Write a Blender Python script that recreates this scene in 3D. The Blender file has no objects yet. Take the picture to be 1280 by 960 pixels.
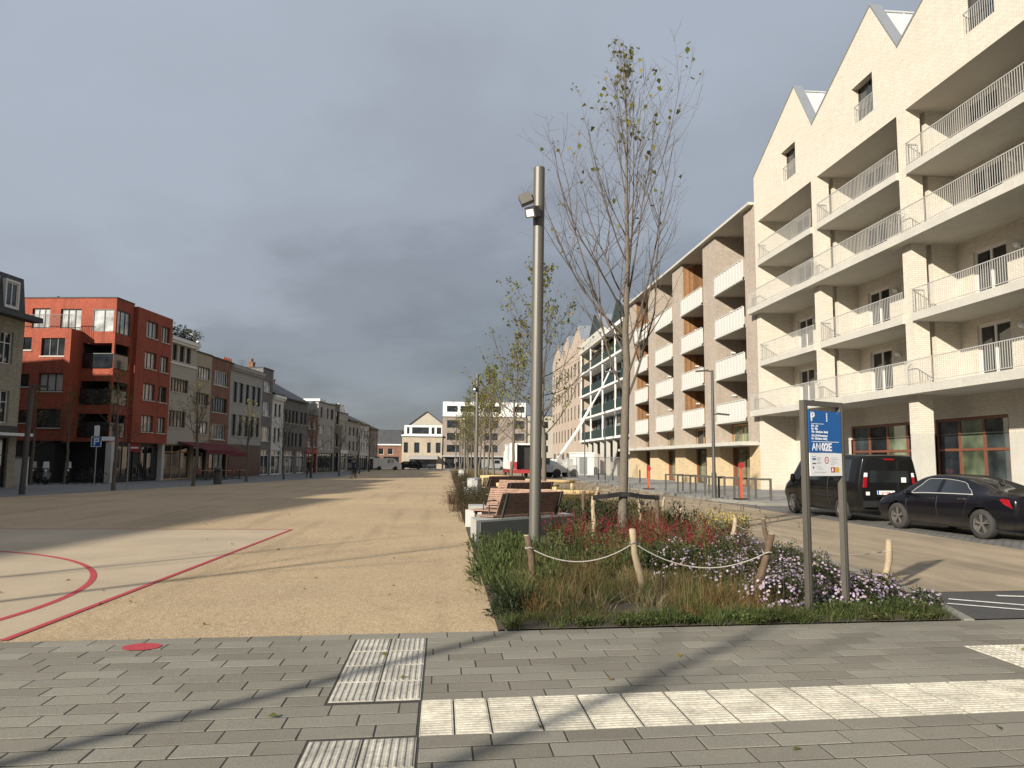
import bpy, bmesh, math, random
import numpy as np
from mathutils import Vector, Matrix
R = math.radians
SC = bpy.context.scene
COL = SC.collection
rng = random.Random(7)
nrg = np.random.default_rng(11)

# ------------------------------------------------------------------ mesh builder
class MB:
    def __init__(s):
        s.v = []; s.f = []; s.m = []
    def poly(s, pts, m=0):
        i = len(s.v); s.v += [tuple(p) for p in pts]
        s.f.append(tuple(range(i, i + len(pts)))); s.m.append(m)
        return s
    def box(s, x0, x1, y0, y1, z0, z1, m=0):
        i = len(s.v)
        s.v += [(x0,y0,z0),(x1,y0,z0),(x1,y1,z0),(x0,y1,z0),(x0,y0,z1),(x1,y0,z1),(x1,y1,z1),(x0,y1,z1)]
        for q in ((3,2,1,0),(4,5,6,7),(0,1,5,4),(1,2,6,5),(2,3,7,6),(3,0,4,7)):
            s.f.append(tuple(i+k for k in q)); s.m.append(m)
        return s
    def extrude(s, pts, vec, m=0):
        """closed prism: polygon pts moved along vec"""
        n = len(pts); i = len(s.v)
        vec = Vector(vec); a = [Vector(p) for p in pts]
        s.v += [tuple(p) for p in a] + [tuple(p + vec) for p in a]
        nrm = Vector((0,0,0))
        for k in range(n):
            nrm += a[k].cross(a[(k+1) % n])
        flip = nrm.dot(vec) > 0
        b = tuple(i+k for k in range(n)); t = tuple(i+n+k for k in range(n))
        s.f.append(b[::-1] if flip else b); s.m.append(m)
        s.f.append(t if flip else t[::-1]); s.m.append(m)
        for k in range(n):
            q = (i+k, i+(k+1) % n, i+n+(k+1) % n, i+n+k)
            s.f.append(q if flip else q[::-1]); s.m.append(m)
        return s
    def tube(s, pts, r, n=8, m=0, cap=True):
        pts = [Vector(p) for p in pts]
        if not hasattr(r, '__len__'): r = [r]*len(pts)
        i0 = len(s.v); ref = None
        for k, p in enumerate(pts):
            t = (pts[min(k+1, len(pts)-1)] - pts[max(k-1, 0)]).normalized()
            if ref is None:
                ref = Vector((1,0,0)) if abs(t.x) < .8 else Vector((0,1,0))
            a = (ref - t*ref.dot(t)).normalized(); b = t.cross(a); ref = a
            for j in range(n):
                an = 2*math.pi*j/n
                s.v.append(tuple(p + (a*math.cos(an) + b*math.sin(an))*r[k]))
        for k in range(len(pts)-1):
            for j in range(n):
                s.f.append((i0+k*n+j, i0+k*n+(j+1) % n, i0+(k+1)*n+(j+1) % n, i0+(k+1)*n+j)); s.m.append(m)
        if cap:
            s.f.append(tuple(i0+j for j in range(n))[::-1]); s.m.append(m)
            e = i0+(len(pts)-1)*n
            s.f.append(tuple(e+j for j in range(n))); s.m.append(m)
        return s
    def lathe(s, prof, n=20, c=(0,0,0), axis='z', m=0):
        i0 = len(s.v)
        for (r, z) in prof:
            for j in range(n):
                a = 2*math.pi*j/n
                if axis == 'z': p = (c[0]+r*math.cos(a), c[1]+r*math.sin(a), c[2]+z)
                elif axis == 'x': p = (c[0]+z, c[1]+r*math.cos(a), c[2]+r*math.sin(a))
                else: p = (c[0]+r*math.sin(a), c[1]+z, c[2]+r*math.cos(a))
                s.v.append(p)
        for k in range(len(prof)-1):
            for j in range(n):
                s.f.append((i0+k*n+j, i0+k*n+(j+1) % n, i0+(k+1)*n+(j+1) % n, i0+(k+1)*n+j)); s.m.append(m)
        return s
    def xf(s, M, start=0):
        for k in range(start, len(s.v)):
            s.v[k] = tuple(M @ Vector(s.v[k]))
        return s
    def wall(s, x0, x1, z0, z1, y, ops, rev=.18, m=0, mr=None):
        """front wall in the plane y with rectangular openings and reveals going to y+rev"""
        mr = m if mr is None else mr
        xs = sorted({x0, x1, *[min(max(o[0], x0), x1) for o in ops], *[min(max(o[1], x0), x1) for o in ops]})
        zs = sorted({z0, z1, *[min(max(o[2], z0), z1) for o in ops], *[min(max(o[3], z0), z1) for o in ops]})
        for a, b in zip(xs, xs[1:]):
            run = None
            for c, d in zip(zs, zs[1:]):
                cx, cz = (a+b)/2, (c+d)/2
                hole = any(o[0] < cx < o[1] and o[2] < cz < o[3] for o in ops)
                if hole:
                    if run: s.poly([(a,y,run[0]),(b,y,run[0]),(b,y,run[1]),(a,y,run[1])], m)
                    run = None
                else:
                    run = (run[0], d) if run else (c, d)
            if run: s.poly([(a,y,run[0]),(b,y,run[0]),(b,y,run[1]),(a,y,run[1])], m)
        for o in ops:
            a, b, c, d = o[:4]; e = y+rev
            s.poly([(a,y,c),(a,y,d),(a,e,d),(a,e,c)], mr)
            s.poly([(b,y,c),(b,e,c),(b,e,d),(b,y,d)], mr)
            s.poly([(a,y,d),(b,y,d),(b,e,d),(a,e,d)], mr)
            s.poly([(a,y,c),(a,e,c),(b,e,c),(b,y,c)], mr)
        return s
    def mesh(s, name, mats, smooth=False, uv=True):
        me = bpy.data.meshes.new(name)
        me.from_pydata(s.v, [], s.f)
        for m in (mats if isinstance(mats, (list, tuple)) else [mats]): me.materials.append(m)
        if any(s.m): me.polygons.foreach_set('material_index', s.m)
        if uv and len(s.f) < 60000:
            ul = me.uv_layers.new(name='UVMap')
            co = s.v; data = []
            for p in me.polygons:
                n = p.normal
                ax, ay, az = abs(n.x), abs(n.y), abs(n.z)
                for vi in p.vertices:
                    x, y, z = co[vi]
                    if az > .75: data += [x, y]
                    elif ay >= ax: data += [x, z]
                    else: data += [y, z]
            ul.data.foreach_set('uv', data)
        if smooth: me.polygons.foreach_set('use_smooth', [True]*len(me.polygons))
        me.update()
        return me
    def build(s, name, mats, parent=None, smooth=False, loc=None, rot=None, uv=True):
        return link(name, s.mesh(name, mats, smooth, uv), parent, loc, rot)

def link(name, data, parent=None, loc=None, rot=None):
    o = bpy.data.objects.new(name, data); COL.objects.link(o)
    if parent: o.parent = parent
    if loc is not None: o.location = loc
    if rot is not None: o.rotation_euler = rot
    return o
def tag(o, label=None, cat=None, group=None, kind=None):
    if label: o['label'] = label
    if cat: o['category'] = cat
    if group: o['group'] = group
    if kind: o['kind'] = kind
    return o
def thing(name, label, cat, loc=(0,0,0), rz=0, group=None):
    o = link(name, None, None, loc, (0,0,rz)); o.empty_display_size = .3
    return tag(o, label, cat, group)
def struct(name, mb, mats, label, cat=None, **k):
    return tag(mb.build(name, mats, **k), label, cat or name.replace('_', ' '), None, 'structure')
def copy_tree(o, parent=None):
    c = o.copy(); COL.objects.link(c); c.parent = parent
    for ch in list(o.children): copy_tree(ch, c)
    return c
def np_mesh(name, V, F, mats, mi=None, smooth=False, cols=None):
    """fast mesh: V (n,3); F (m,k) all the same size k"""
    me = bpy.data.meshes.new(name)
    V = np.asarray(V, np.float32); F = np.asarray(F, np.int32)
    me.vertices.add(len(V)); me.vertices.foreach_set('co', V.ravel())
    k = F.shape[1]
    me.loops.add(F.size); me.loops.foreach_set('vertex_index', F.ravel())
    me.polygons.add(len(F)); me.polygons.foreach_set('loop_start', np.arange(0, F.size, k, dtype=np.int32))
    me.polygons.foreach_set('loop_total', np.full(len(F), k, np.int32))
    for m in (mats if isinstance(mats, (list, tuple)) else [mats]): me.materials.append(m)
    if mi is not None: me.polygons.foreach_set('material_index', np.asarray(mi, np.int32))
    if smooth: me.polygons.foreach_set('use_smooth', np.ones(len(F), bool))
    me.update(calc_edges=True); me.validate()
    return me

# ------------------------------------------------------------------ materials
class NT:
    def __init__(s, name):
        s.mat = bpy.data.materials.new(name); s.mat.use_nodes = True
        s.t = s.mat.node_tree; s.n = s.t.nodes
        s.b = s.n['Principled BSDF']
    def N(s, typ, **k):
        n = s.n.new(typ)
        for a, v in k.items():
            if a.startswith('i_'): n.inputs[a[2:].replace('_', ' ')].default_value = v
            else: setattr(n, a, v)
        return n
    def L(s, a, b): s.t.links.new(a, b)
    def co(s, kind='Object', scale=(1,1,1), rot=(0,0,0)):
        tc = s.N('ShaderNodeTexCoord'); mp = s.N('ShaderNodeMapping')
        s.L(tc.outputs[kind], mp.inputs[0]); mp.inputs['Scale'].default_value = scale; mp.inputs['Rotation'].default_value = rot
        return mp.outputs[0]
    def noise(s, vec, scale, detail=4, rough=.55):
        n = s.N('ShaderNodeTexNoise', i_Scale=scale, i_Detail=detail, i_Roughness=rough); s.L(vec, n.inputs['Vector']); return n.outputs['Fac']
    def ramp(s, fac, stops):
        r = s.N('ShaderNodeValToRGB'); e = r.color_ramp.elements
        while len(e) < len(stops): e.new(.5)
        for el, (p, c) in zip(e, stops):
            el.position = p; el.color = (*c, 1) if len(c) == 3 else c
        s.L(fac, r.inputs[0]); return r.outputs[0]
    def mix(s, a, b, fac, mode='MIX'):
        m = s.N('ShaderNodeMix', data_type='RGBA', blend_type=mode)
        for sock, v in ((m.inputs[0], fac), (m.inputs[6], a), (m.inputs[7], b)):
            if hasattr(v, 'is_output'): s.L(v, sock)
            elif isinstance(v, (int, float)): sock.default_value = v
            else: sock.default_value = (*v, 1)
        return m.outputs[2]
    def bump(s, h, strength=.3, dist=.01):
        b = s.N('ShaderNodeBump', i_Strength=strength, i_Distance=dist); s.L(h, b.inputs['Height']); s.L(b.outputs[0], s.b.inputs['Normal'])
    def setc(s, c):
        if hasattr(c, 'is_output'): s.L(c, s.b.inputs['Base Color'])
        else: s.b.inputs['Base Color'].default_value = (*c, 1)
    def setv(s, k, v): s.b.inputs[k].default_value = v

def sc3(c, f): return tuple(x*f for x in c)
def plain(name, c, rough=.7, metal=0, var=.18, scale=3, bump=0, spec=.5):
    t = NT(name); v = t.co('Object')
    n = t.noise(v, scale, 5)
    n2 = t.noise(v, scale*9, 3)
    f = t.mix((0,0,0), (1,1,1), .5); 
    mixn = t.N('ShaderNodeMath', operation='ADD'); t.L(n, mixn.inputs[0]); t.L(n2, mixn.inputs[1])
    mul = t.N('ShaderNodeMath', operation='MULTIPLY'); t.L(mixn.outputs[0], mul.inputs[0]); mul.inputs[1].default_value = .5
    t.setc(t.ramp(mul.outputs[0], [(.3, sc3(c, 1-var)), (.7, sc3(c, 1+var))]))
    t.setv('Roughness', rough); t.setv('Metallic', metal); t.setv('Specular IOR Level', spec)
    if bump: t.bump(n2, bump, .01)
    return t.mat
def brick(name, c1, c2, mortar, bw=.21, bh=.065, var=.15, rough=.85, msize=.01, stain=.2):
    t = NT(name); v = t.co('UV')
    b = t.N('ShaderNodeTexBrick', offset=.5, i_Scale=1.0, i_Mortar_Size=msize, i_Mortar_Smooth=.2, i_Bias=0.0, i_Brick_Width=bw, i_Row_Height=bh)
    b.inputs['Color1'].default_value = (*c1, 1); b.inputs['Color2'].default_value = (*c2, 1); b.inputs['Mortar'].default_value = (*mortar, 1)
    t.L(v, b.inputs['Vector'])
    n = t.noise(v, .45, 6, .65)
    g = t.ramp(n, [(.3, (1-stain,)*3), (.7, (1+stain*.5,)*3)])
    n3 = t.noise(v, 6, 3)
    g3 = t.ramp(n3, [(.3, (1-var,)*3), (.7, (1+var,)*3)])
    sv = t.co('UV', (1.3, .16, 1)); ns = t.noise(sv, 2.2, 5, .6)
    gs = t.ramp(ns, [(.32, (1-stain*1.3,)*3), (.5, (1,)*3)])
    t.setc(t.mix(t.mix(t.mix(b.outputs['Color'], g, 1.0, 'MULTIPLY'), g3, 1.0, 'MULTIPLY'), gs, 1.0, 'MULTIPLY'))
    t.setv('Roughness', rough)
    t.bump(b.outputs['Fac'], -.25, .006)
    return t.mat
def islands(name, stops, rough=.8, noise_scale=40, nv=.15, spec=.4, trans=0, bump=0, gscale=.6, gv=.15):
    """colour varied per mesh island plus fine and broad noise"""
    t = NT(name); g = t.N('ShaderNodeNewGeometry'); v = t.co('Object')
    c = t.ramp(g.outputs['Random Per Island'], stops)
    n = t.noise(v, noise_scale, 3)
    c = t.mix(c, t.ramp(n, [(.3, (1-nv,)*3), (.7, (1+nv,)*3)]), 1.0, 'MULTIPLY')
    n2 = t.noise(v, gscale, 5, .6)
    c = t.mix(c, t.ramp(n2, [(.3, (1-gv,)*3), (.7, (1+gv,)*3)]), 1.0, 'MULTIPLY')
    t.setc(c); t.setv('Roughness', rough); t.setv('Specular IOR Level', spec)
    if bump: t.bump(n, bump, .004)
    if trans:
        tr = t.N('ShaderNodeBsdfTranslucent'); t.L(c, tr.inputs[0])
        mx = t.N('ShaderNodeMixShader'); mx.inputs[0].default_value = trans
        t.L(t.b.outputs[0], mx.inputs[1]); t.L(tr.outputs[0], mx.inputs[2]); t.L(mx.outputs[0], t.n['Material Output'].inputs[0])
    return t.mat
def glass(name, c=(.012,.015,.018), rough=.04, curtain=None):
    """window glazing: a dark room seen behind a reflecting pane, with soft differences from pane to pane"""
    t = NT(name); v = t.co('Object')
    oi = t.N('ShaderNodeObjectInfo')
    n = t.noise(v, .8, 2)
    base = t.ramp(n, [(.35, sc3(c, .5)), (.7, sc3(c, 2.2))])
    if curtain:
        w = t.N('ShaderNodeTexWave', i_Scale=7.0, i_Distortion=1.5); t.L(v, w.inputs['Vector'])
        cur = t.ramp(w.outputs['Fac'], [(0, sc3(curtain, .7)), (1, curtain)])
        gt = t.N('ShaderNodeMath', operation='GREATER_THAN'); t.L(oi.outputs['Random'], gt.inputs[0]); gt.inputs[1].default_value = .45
        base = t.mix(base, cur, gt.outputs[0])
    t.setc(base); t.setv('Roughness', rough); t.setv('Specular IOR Level', .8); t.setv('IOR', 1.6)
    wn = t.noise(v, .5, 1); t.bump(wn, .02, .05)
    return t.mat

M = {}
M['cream'] = brick('cream_brick', (.53,.48,.395), (.605,.555,.465), (.41,.37,.305), .26, .085, .03, msize=.011, stain=.035)
M['concrete'] = plain('concrete', (.46,.43,.38), .85, var=.14, scale=1.2, bump=.1)
M['concrete_pale'] = plain('pale_concrete', (.44,.42,.37), .85, var=.12, scale=1.0, bump=.1)
M['soffit'] = plain('soffit_plaster', (.42,.39,.34), .9, var=.05)
M['zinc'] = plain('zinc_coping', (.36,.37,.38), .45, .6, var=.1)
M['rail_metal'] = plain('rail_metal', (.43,.42,.395), .5, .1, var=.06)
M['white_metal'] = plain('white_metal', (.78,.76,.72), .45, var=.04)
M['dark_metal'] = plain('dark_metal', (.045,.045,.045), .5, .3, var=.15)
M['black'] = plain('black_paint', (.012,.012,.012), .6, var=.2)
M['timber_frame'] = plain('timber_frame', (.15,.055,.03), .5, var=.2, scale=8)
M['timber_pale'] = plain('pale_timber', (.42,.24,.10), .55, var=.2, scale=8)
M['dark_frame'] = plain('dark_window_frame', (.03,.032,.034), .5)
M['white_frame'] = plain('white_window_frame', (.62,.60,.56), .5, var=.05)
M['brown_frame'] = plain('brown_window_frame', (.07,.045,.03), .5)
M['glass'] = glass('dark_glass')
M['glass_green_refl'] = glass('green_reflection_glass', (.085,.105,.065), .06)  # pale green reflection of the shop panes put into the base colour
M['glass_dim'] = glass('dim_glass', (.03,.038,.04), .05)
M['glass_curtain'] = glass('curtained_glass', (.02,.022,.024), .06, (.42,.40,.36))
M['glass_pale'] = glass('pale_glass', (.30,.31,.30), .05)
M['bark'] = plain('bark', (.12,.10,.076), .9, var=.35, scale=14, bump=.5)
M['twig'] = plain('twig_bark', (.085,.065,.05), .85, var=.3, scale=6)
M['lamp_paint'] = plain('lamp_paint', (.115,.108,.092), .45, .3, var=.06)
M['lamp_dark'] = plain('lamp_fitting', (.07,.065,.06), .5, .2)
M['sign_post'] = plain('sign_post_paint', (.115,.105,.088), .5, .3, var=.08)
M['galv'] = plain('galvanised', (.30,.31,.31), .5, .5, var=.12)
M['red_paint'] = plain('red_paint', (.30,.02,.022), .5)
M['orange_paint'] = plain('orange_paint', (.48,.075,.03), .5)
M['white_paint'] = plain('white_paint', (.66,.65,.62), .55, var=.08)
# ------------------------------------------------------------------ the setting
SH = .048            # the paving courses run a little askew to the square
def edge_y(x): return 7.69 + SH*x

t = NT('gravel_surface'); v = t.co('Object')
vo = t.N('ShaderNodeTexVoronoi', i_Scale=95.0); t.L(v, vo.inputs['Vector'])
vo2 = t.N('ShaderNodeTexVoronoi', i_Scale=38.0); t.L(v, vo2.inputs['Vector'])
sp = t.ramp(vo.outputs['Color'], [(.1, (.19,.12,.055)), (.5, (.42,.31,.185)), (.9, (.60,.485,.33))])
sp2 = t.ramp(vo2.outputs['Color'], [(.2, (.30,.205,.105)), (.8, (.50,.385,.24))])
c = t.mix(sp, sp2, .4)
nb = t.noise(v, .22, 6, .6); c = t.mix(c, t.ramp(nb, [(.3,(.86,.86,.87)),(.7,(1.1,1.09,1.07))]), 1.0, 'MULTIPLY')
nd = t.noise(v, 1.3, 5, .7); c = t.mix(c, t.ramp(nd, [(.25,(.82,.80,.78)),(.45,(1,1,1))]), 1.0, 'MULTIPLY')
ntk = t.noise(t.co('Object', (1.6,.07,1), (0,0,.25)), 1.0, 5, .6); c = t.mix(c, t.ramp(ntk, [(.36,(.80,.79,.78)),(.47,(1,1,1))]), .8, 'MULTIPLY')
t.setc(c); t.setv('Roughness', .85); t.setv('Specular IOR Level', .3); t.bump(vo.outputs['Distance'], .5, .006)
M['gravel'] = t.mat

t = NT('court_surface'); v = t.co('Object')
n = t.noise(v, 60, 4); n1 = t.noise(v, .5, 6, .65)
c = t.mix(t.ramp(n, [(.3,(.345,.27,.178)),(.7,(.445,.36,.25))]), t.ramp(n1, [(.3,(.84,.83,.82)),(.7,(1.1,1.1,1.1))]), 1.0, 'MULTIPLY')
t.setc(c); t.setv('Roughness', .8); t.bump(n, .15, .003); M['court'] = t.mat

t = NT('dusty_road'); v = t.co('Object')
n = t.noise(t.co('Object', (1,.35,1)), .8, 7, .62); n2 = t.noise(v, 70, 3); n3 = t.noise(t.co('Object',(2.4,.12,1)), 1.0, 4)
c = t.ramp(n, [(.28,(.20,.165,.12)),(.5,(.31,.25,.175)),(.75,(.40,.325,.23))])
c = t.mix(c, t.ramp(n3, [(.35,(.86,.85,.84)),(.6,(1.05,1.04,1.03))]), 1.0, 'MULTIPLY')
c = t.mix(c, t.ramp(n2, [(.3,(.85,.85,.85)),(.7,(1.13,1.12,1.1))]), 1.0, 'MULTIPLY')
t.setc(c); t.setv('Roughness', .9); t.setv('Specular IOR Level', .25); t.bump(n2, .3, .006); M['road'] = t.mat

t = NT('asphalt'); v = t.co('Object')
n = t.noise(v, 90, 3); n2 = t.noise(v, .8, 5)
c = t.mix(t.ramp(n, [(.3,(.026,.026,.027)),(.7,(.065,.064,.062))]), t.ramp(n2, [(.3,(.8,.8,.8)),(.75,(1.5,1.42,1.3))]), 1.0, 'MULTIPLY')
t.setc(c); t.setv('Roughness', .85); t.bump(n, .3, .004); M['asphalt'] = t.mat

t = NT('road_line_paint'); v = t.co('Object'); n = t.noise(v, 9, 6, .7)
t.setc(t.ramp(n, [(.3,(.42,.41,.38)),(.5,(.72,.71,.67))])); t.setv('Roughness', .7); M['line_white'] = t.mat
t = NT('red_line_paint'); v = t.co('Object'); n = t.noise(v, 14, 6, .7)
t.setc(t.ramp(n, [(.3,(.30,.035,.04)),(.55,(.40,.035,.045))])); t.setv('Roughness', .7); M['line_red'] = t.mat

M['paver'] = islands('paver_concrete', [(0,(.165,.15,.118)),(.3,(.188,.172,.137)),(.7,(.204,.188,.151)),(1,(.228,.211,.171))], .85, 150, .30, .3, bump=.35, gscale=.5, gv=.14)
M['tactile'] = islands('tactile_concrete', [(0,(.39,.355,.285)),(1,(.49,.455,.37))], .8, 30, .2, .3, gscale=4, gv=.24)
M['tactile_grey'] = islands('worn_tactile_concrete', [(0,(.33,.305,.255)),(1,(.42,.39,.33))], .8, 30, .22, .3, gscale=4, gv=.26)
M['joint'] = plain('joint_dirt', (.035,.03,.024), .95, var=.3, scale=8)
M['soil'] = plain('bed_soil', (.065,.047,.031), .95, var=.5, scale=12, bump=.8)
M['sidewalk'] = brick('sidewalk_paving', (.24,.235,.22), (.30,.29,.27), (.12,.115,.1), .44, .22, .1)
M['cobble'] = brick('cobble_setts', (.13,.125,.115), (.20,.19,.17), (.06,.055,.048), .20, .12, .2, msize=.016)
M['kerbstone'] = plain('kerb_stone', (.20,.19,.165), .85, var=.15, scale=4)
M['far_paving'] = brick('far_paving', (.16,.16,.155), (.20,.20,.19), (.09,.09,.085), .44, .22, .1)

# ground: one sheet to the horizon
g = MB(); g.poly([(-900,-900,-.05),(900,-900,-.05),(900,900,-.05),(-900,900,-.05)])
struct('ground', g, plain('ground_earth', (.16,.145,.12), .95), 'plain ground reaching out beyond the square to the horizon')
# gravel square
g = MB()
gl = [(-25,edge_y(-25)),(-24,14),(-20,26),(-16.6,40.4),(-13,57),(-9.6,74),(-10.5,95),(-12,133)]
gr = [(.58,edge_y(.58)),(.60,14),(.62,26),(.80,40.4),(.88,57),(.95,74),(1.1,95),(1.2,133)]
for k in range(7): g.poly([(*gl[k],0),(*gr[k],0),(*gr[k+1],0),(*gl[k+1],0)])
struct('gravel_square', g, M['gravel'], 'sandy beige bound gravel square running the length of the buildings', 'square')
# grey paving on the left along the facades and beyond the far end
g = MB(); g.poly([(-40,-60,-.005),(-3,-60,-.005),(-3,170,-.005),(-40,170,-.005)])
struct('pavement', g, M['far_paving'], 'dark grey pavement along the foot of the left houses')
g = MB(); g.poly([(-11.9,132.9,-.008),(20,132.9,-.008),(20,170,-.008),(-11.9,170,-.008)])
struct('cross_street', g, M['far_paving'], 'grey street crossing the far end of the square', 'street')
# road, parking bay, right sidewalk with kerbs
g = MB(); g.poly([(5.9,9.72,-.004),(11.55,9.95,-.004),(11.55,132.9,-.004),(1.6,132.9,-.004),(1.6,74,-.004),(2.2,47,-.004),(5.5,16,-.004),(5.0,9.7,-.004)])
struct('road', g, M['road'], 'dusty brown road between the planting beds and the parked cars')
g = MB(); g.poly([(5.0,8.02,-.008),(30,9.2,-.008),(30,10.6,-.008),(11.5,9.95,-.008),(5.0,9.7,-.008)])
struct('asphalt_crossing', g, M['asphalt'], 'dark asphalt patch with white lines right of the flower bed', 'crossing')
g = MB()
for (a, b, w) in (((6.35,9.22),(7.35,8.55),.07),((6.1,8.95),(6.9,8.42),.06),((7.15,9.42),(9.3,8.9),.08),((7.35,9.02),(8.1,8.75),.07),((8.05,9.55),(10.6,9.15),.08),((8.9,9.12),(11,8.8),.07)):
    a, b = Vector((*a, 0)), Vector((*b, 0)); d = (b-a).normalized(); n = Vector((-d.y, d.x, 0))*w/2
    g.poly([(p.x, p.y, .001) for p in (a-n, b-n, b+n, a+n)])
g.poly([(6.86,8.36,.0012),(11.5,8.62,.0012),(11.5,8.70,.0012),(6.86,8.44,.0012)])
struct('crossing_markings', g, M['line_white'], 'worn white stripes painted on the dark asphalt patch', 'road marking')
g = MB(); g.poly([(11.55,9.95,-.002),(14.3,10.1,-.002),(14.3,29.2,-.002),(11.55,29.2,-.002)])
struct('parking_bay', g, M['cobble'], 'strip of grey cobble setts under the parked car and van', 'parking bay')
g = MB(); g.poly([(14.45,-20,.10),(60,-20,.10),(60,150,.10),(11.7,150,.10),(11.7,41.5,.10),(12.0,33,.10),(12.9,29.6,.10),(14.45,29.6,.10)])
struct('sidewalk', g, M['sidewalk'], 'light grey paved sidewalk in front of the new buildings')
g = MB()
kl = [(14.3,9.9),(14.3,29.35),(12.75,29.35),(11.86,32.9),(11.55,41.5),(11.55,150)]
for (a, b) in zip(kl, kl[1:]):
    a, b = Vector((*a,0)), Vector((*b,0)); d = (b-a).normalized(); n = Vector((d.y,-d.x,0))*.15
    L = (b-a).length; k = max(1, int(L/1.0))
    for i in range(k):
        p, q = a+(b-a)*(i/k)+d*.006, a+(b-a)*((i+1)/k)-d*.006
        g.extrude([(p.x,p.y,-.03),(q.x,q.y,-.03),(q.x+n.x,q.y+n.y,-.03),(p.x+n.x,p.y+n.y,-.03)], (0,0,.135))
struct('kerb', g, M['kerbstone'], 'grey stone kerb edging the right sidewalk')

# court: paler slab, red lines and arc
cx0, cx1, cy1 = -3.98, -3.56, 18.85
g = MB(); g.poly([(-16,edge_y(-16)+.03,.004),(cx0,edge_y(cx0)+.03,.004),(cx1,cy1,.004),(-16,cy1+.3,.004)])
struct('sports_court', g, M['court'], 'smooth pale court slab laid into the gravel on the left', 'sports court')
def ribbon(g, pts, w, z):
    for k in range(len(pts)-1):
        a, b = Vector(pts[k]), Vector(pts[k+1])
        def nn(i):
            p, q = Vector(pts[max(i-1,0)]), Vector(pts[min(i+1,len(pts)-1)]); d = (q-p).normalized(); return Vector((-d.y,d.x))*w/2
        na, nb = nn(k), nn(k+1)
        g.poly([(*(a-na),z),(*(b-nb),z),(*(b+nb),z),(*(a+na),z)])
g = MB()
ribbon(g, [(cx0,edge_y(cx0)+.05),(cx0+(cx1-cx0)*.5,(edge_y(cx0)+cy1)/2),(cx1,cy1)], .075, .008)
ribbon(g, [(-16,cy1+.26),(-10,cy1+.14),(cx1,cy1-.04)], .05, .0084)
ribbon(g, [(-16,edge_y(-16)+.07),(-10,edge_y(-10)+.07),(cx0-.04,edge_y(cx0)+.07)], .07, .0088)
ribbon(g, [(-10.22+5.75*math.cos(a*math.pi/96), 9.3+5.75*math.sin(a*math.pi/96)) for a in range(-8,54)], .085, .008)
struct('court_markings', g, M['line_red'], 'red painted court lines and curved arc on the pale slab', 'court marking')

# paved footpath in front: every paver a bevelled block in one sheet
def paver(g, x0, x1, y0, y1, z=.002, ch=.003, dz=.0012, tilt=0, m=0):
    i = len(g.v)
    def P(x, y, zz): return (x, y + SH*x, zz)
    tz = [rng.uniform(-tilt, tilt) for _ in range(4)]
    g.v += [P(x0,y0,z-dz-.02),P(x1,y0,z-dz-.02),P(x1,y1,z-dz-.02),P(x0,y1,z-dz-.02),
            P(x0,y0,z-dz),P(x1,y0,z-dz),P(x1,y1,z-dz),P(x0,y1,z-dz),
            P(x0+ch,y0+ch,z+tz[0]),P(x1-ch,y0+ch,z+tz[1]),P(x1-ch,y1-ch,z+tz[2]),P(x0+ch,y1-ch,z+tz[3])]
    for a in (0, 4):
        for k in range(4):
            g.f.append((i+a+k, i+a+(k+1)%4, i+a+4+(k+1)%4, i+a+4+k)); g.m.append(m)
    g.f.append((i+8,i+9,i+10,i+11)); g.m.append(m)
g = MB(); RH = .2155; PL = .46; GAP = .011
# zones that the pavers leave free (x0,x1,y0,y1 in the askew frame)
zones = [(-.775,-.115,5.585,7.46),(-.13,7.6,4.86,5.575),(-.775,-.115,2.4,4.86),(4.84,7.6,5.82,6.64)]
row = 0; y = 7.69
while y > -3.2:
    y0 = y - RH
    off = (.0, .23, .11, .34)[row % 4] + rng.uniform(-.015,.015)
    x = -22 + off
    cuts = [(z[0], z[1]) for z in zones if min(y, z[3]) - max(y0, z[2]) > .06]
    while x < 9.2:
        segs = [(x, x+PL)]
        for (a, b) in cuts:
            ns = []
            for (p, q) in segs:
                if q <= a or p >= b: ns.append((p, q)); continue
                if p < a: ns.append((p, a))
                if q > b: ns.append((b, q))
            segs = ns
        for (p, q) in segs:
            if q-p > .04: paver(g, p+GAP/2, q-GAP/2, y0+GAP*.8, y-GAP*.8, tilt=.0016)
        x += PL
    y = y0; row += 1
struct('paved_footpath', g, M['paver'], 'grey concrete block paving across the foreground', 'footpath', uv=False)
g = MB(); g.poly([(-22,edge_y(-22)-.004,-.001),(-22,-5,-.001),(14.2,-5,-.001),(14.2,edge_y(14.2)-.004,-.001),(.6,edge_y(.6)-.004,-.001)][::-1])
struct('footpath_joints', g, M['joint'], 'dark joint sand between the grey paving blocks', 'footpath')
# right part of the footpath beyond the blocks (dropped kerb)
# tactile strips
def tac(g, x0, x1, y0, y1, along, n, z=.003):
    paver(g, x0, x1, y0, y1, z, .004, .006)
    for k in range(n):
        if along == 'x':
            w = (y1-y0)/n; a = y0 + w*(k+.22); b = y0 + w*(k+.78); q = (x0+.01, x1-.01, a, b)
        else:
            w = (x1-x0)/n; a = x0 + w*(k+.22); b = x0 + w*(k+.78); q = (a, b, y0+.01, y1-.01)
        i = len(g.v); e = .007; h = z+.005
        P = lambda x, yy, zz: (x, yy+SH*x, zz)
        g.v += [P(q[0],q[2],z),P(q[1],q[2],z),P(q[1],q[3],z),P(q[0],q[3],z),P(q[0]+e,q[2]+e,h),P(q[1]-e,q[2]+e,h),P(q[1]-e,q[3]-e,h),P(q[0]+e,q[3]-e,h)]
        for j in range(4): g.f.append((i+j,i+(j+1)%4,i+4+(j+1)%4,i+4+j)); g.m.append(0)
        g.f.append((i+4,i+5,i+6,i+7)); g.m.append(0)
g = MB(); x = -.12
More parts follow.
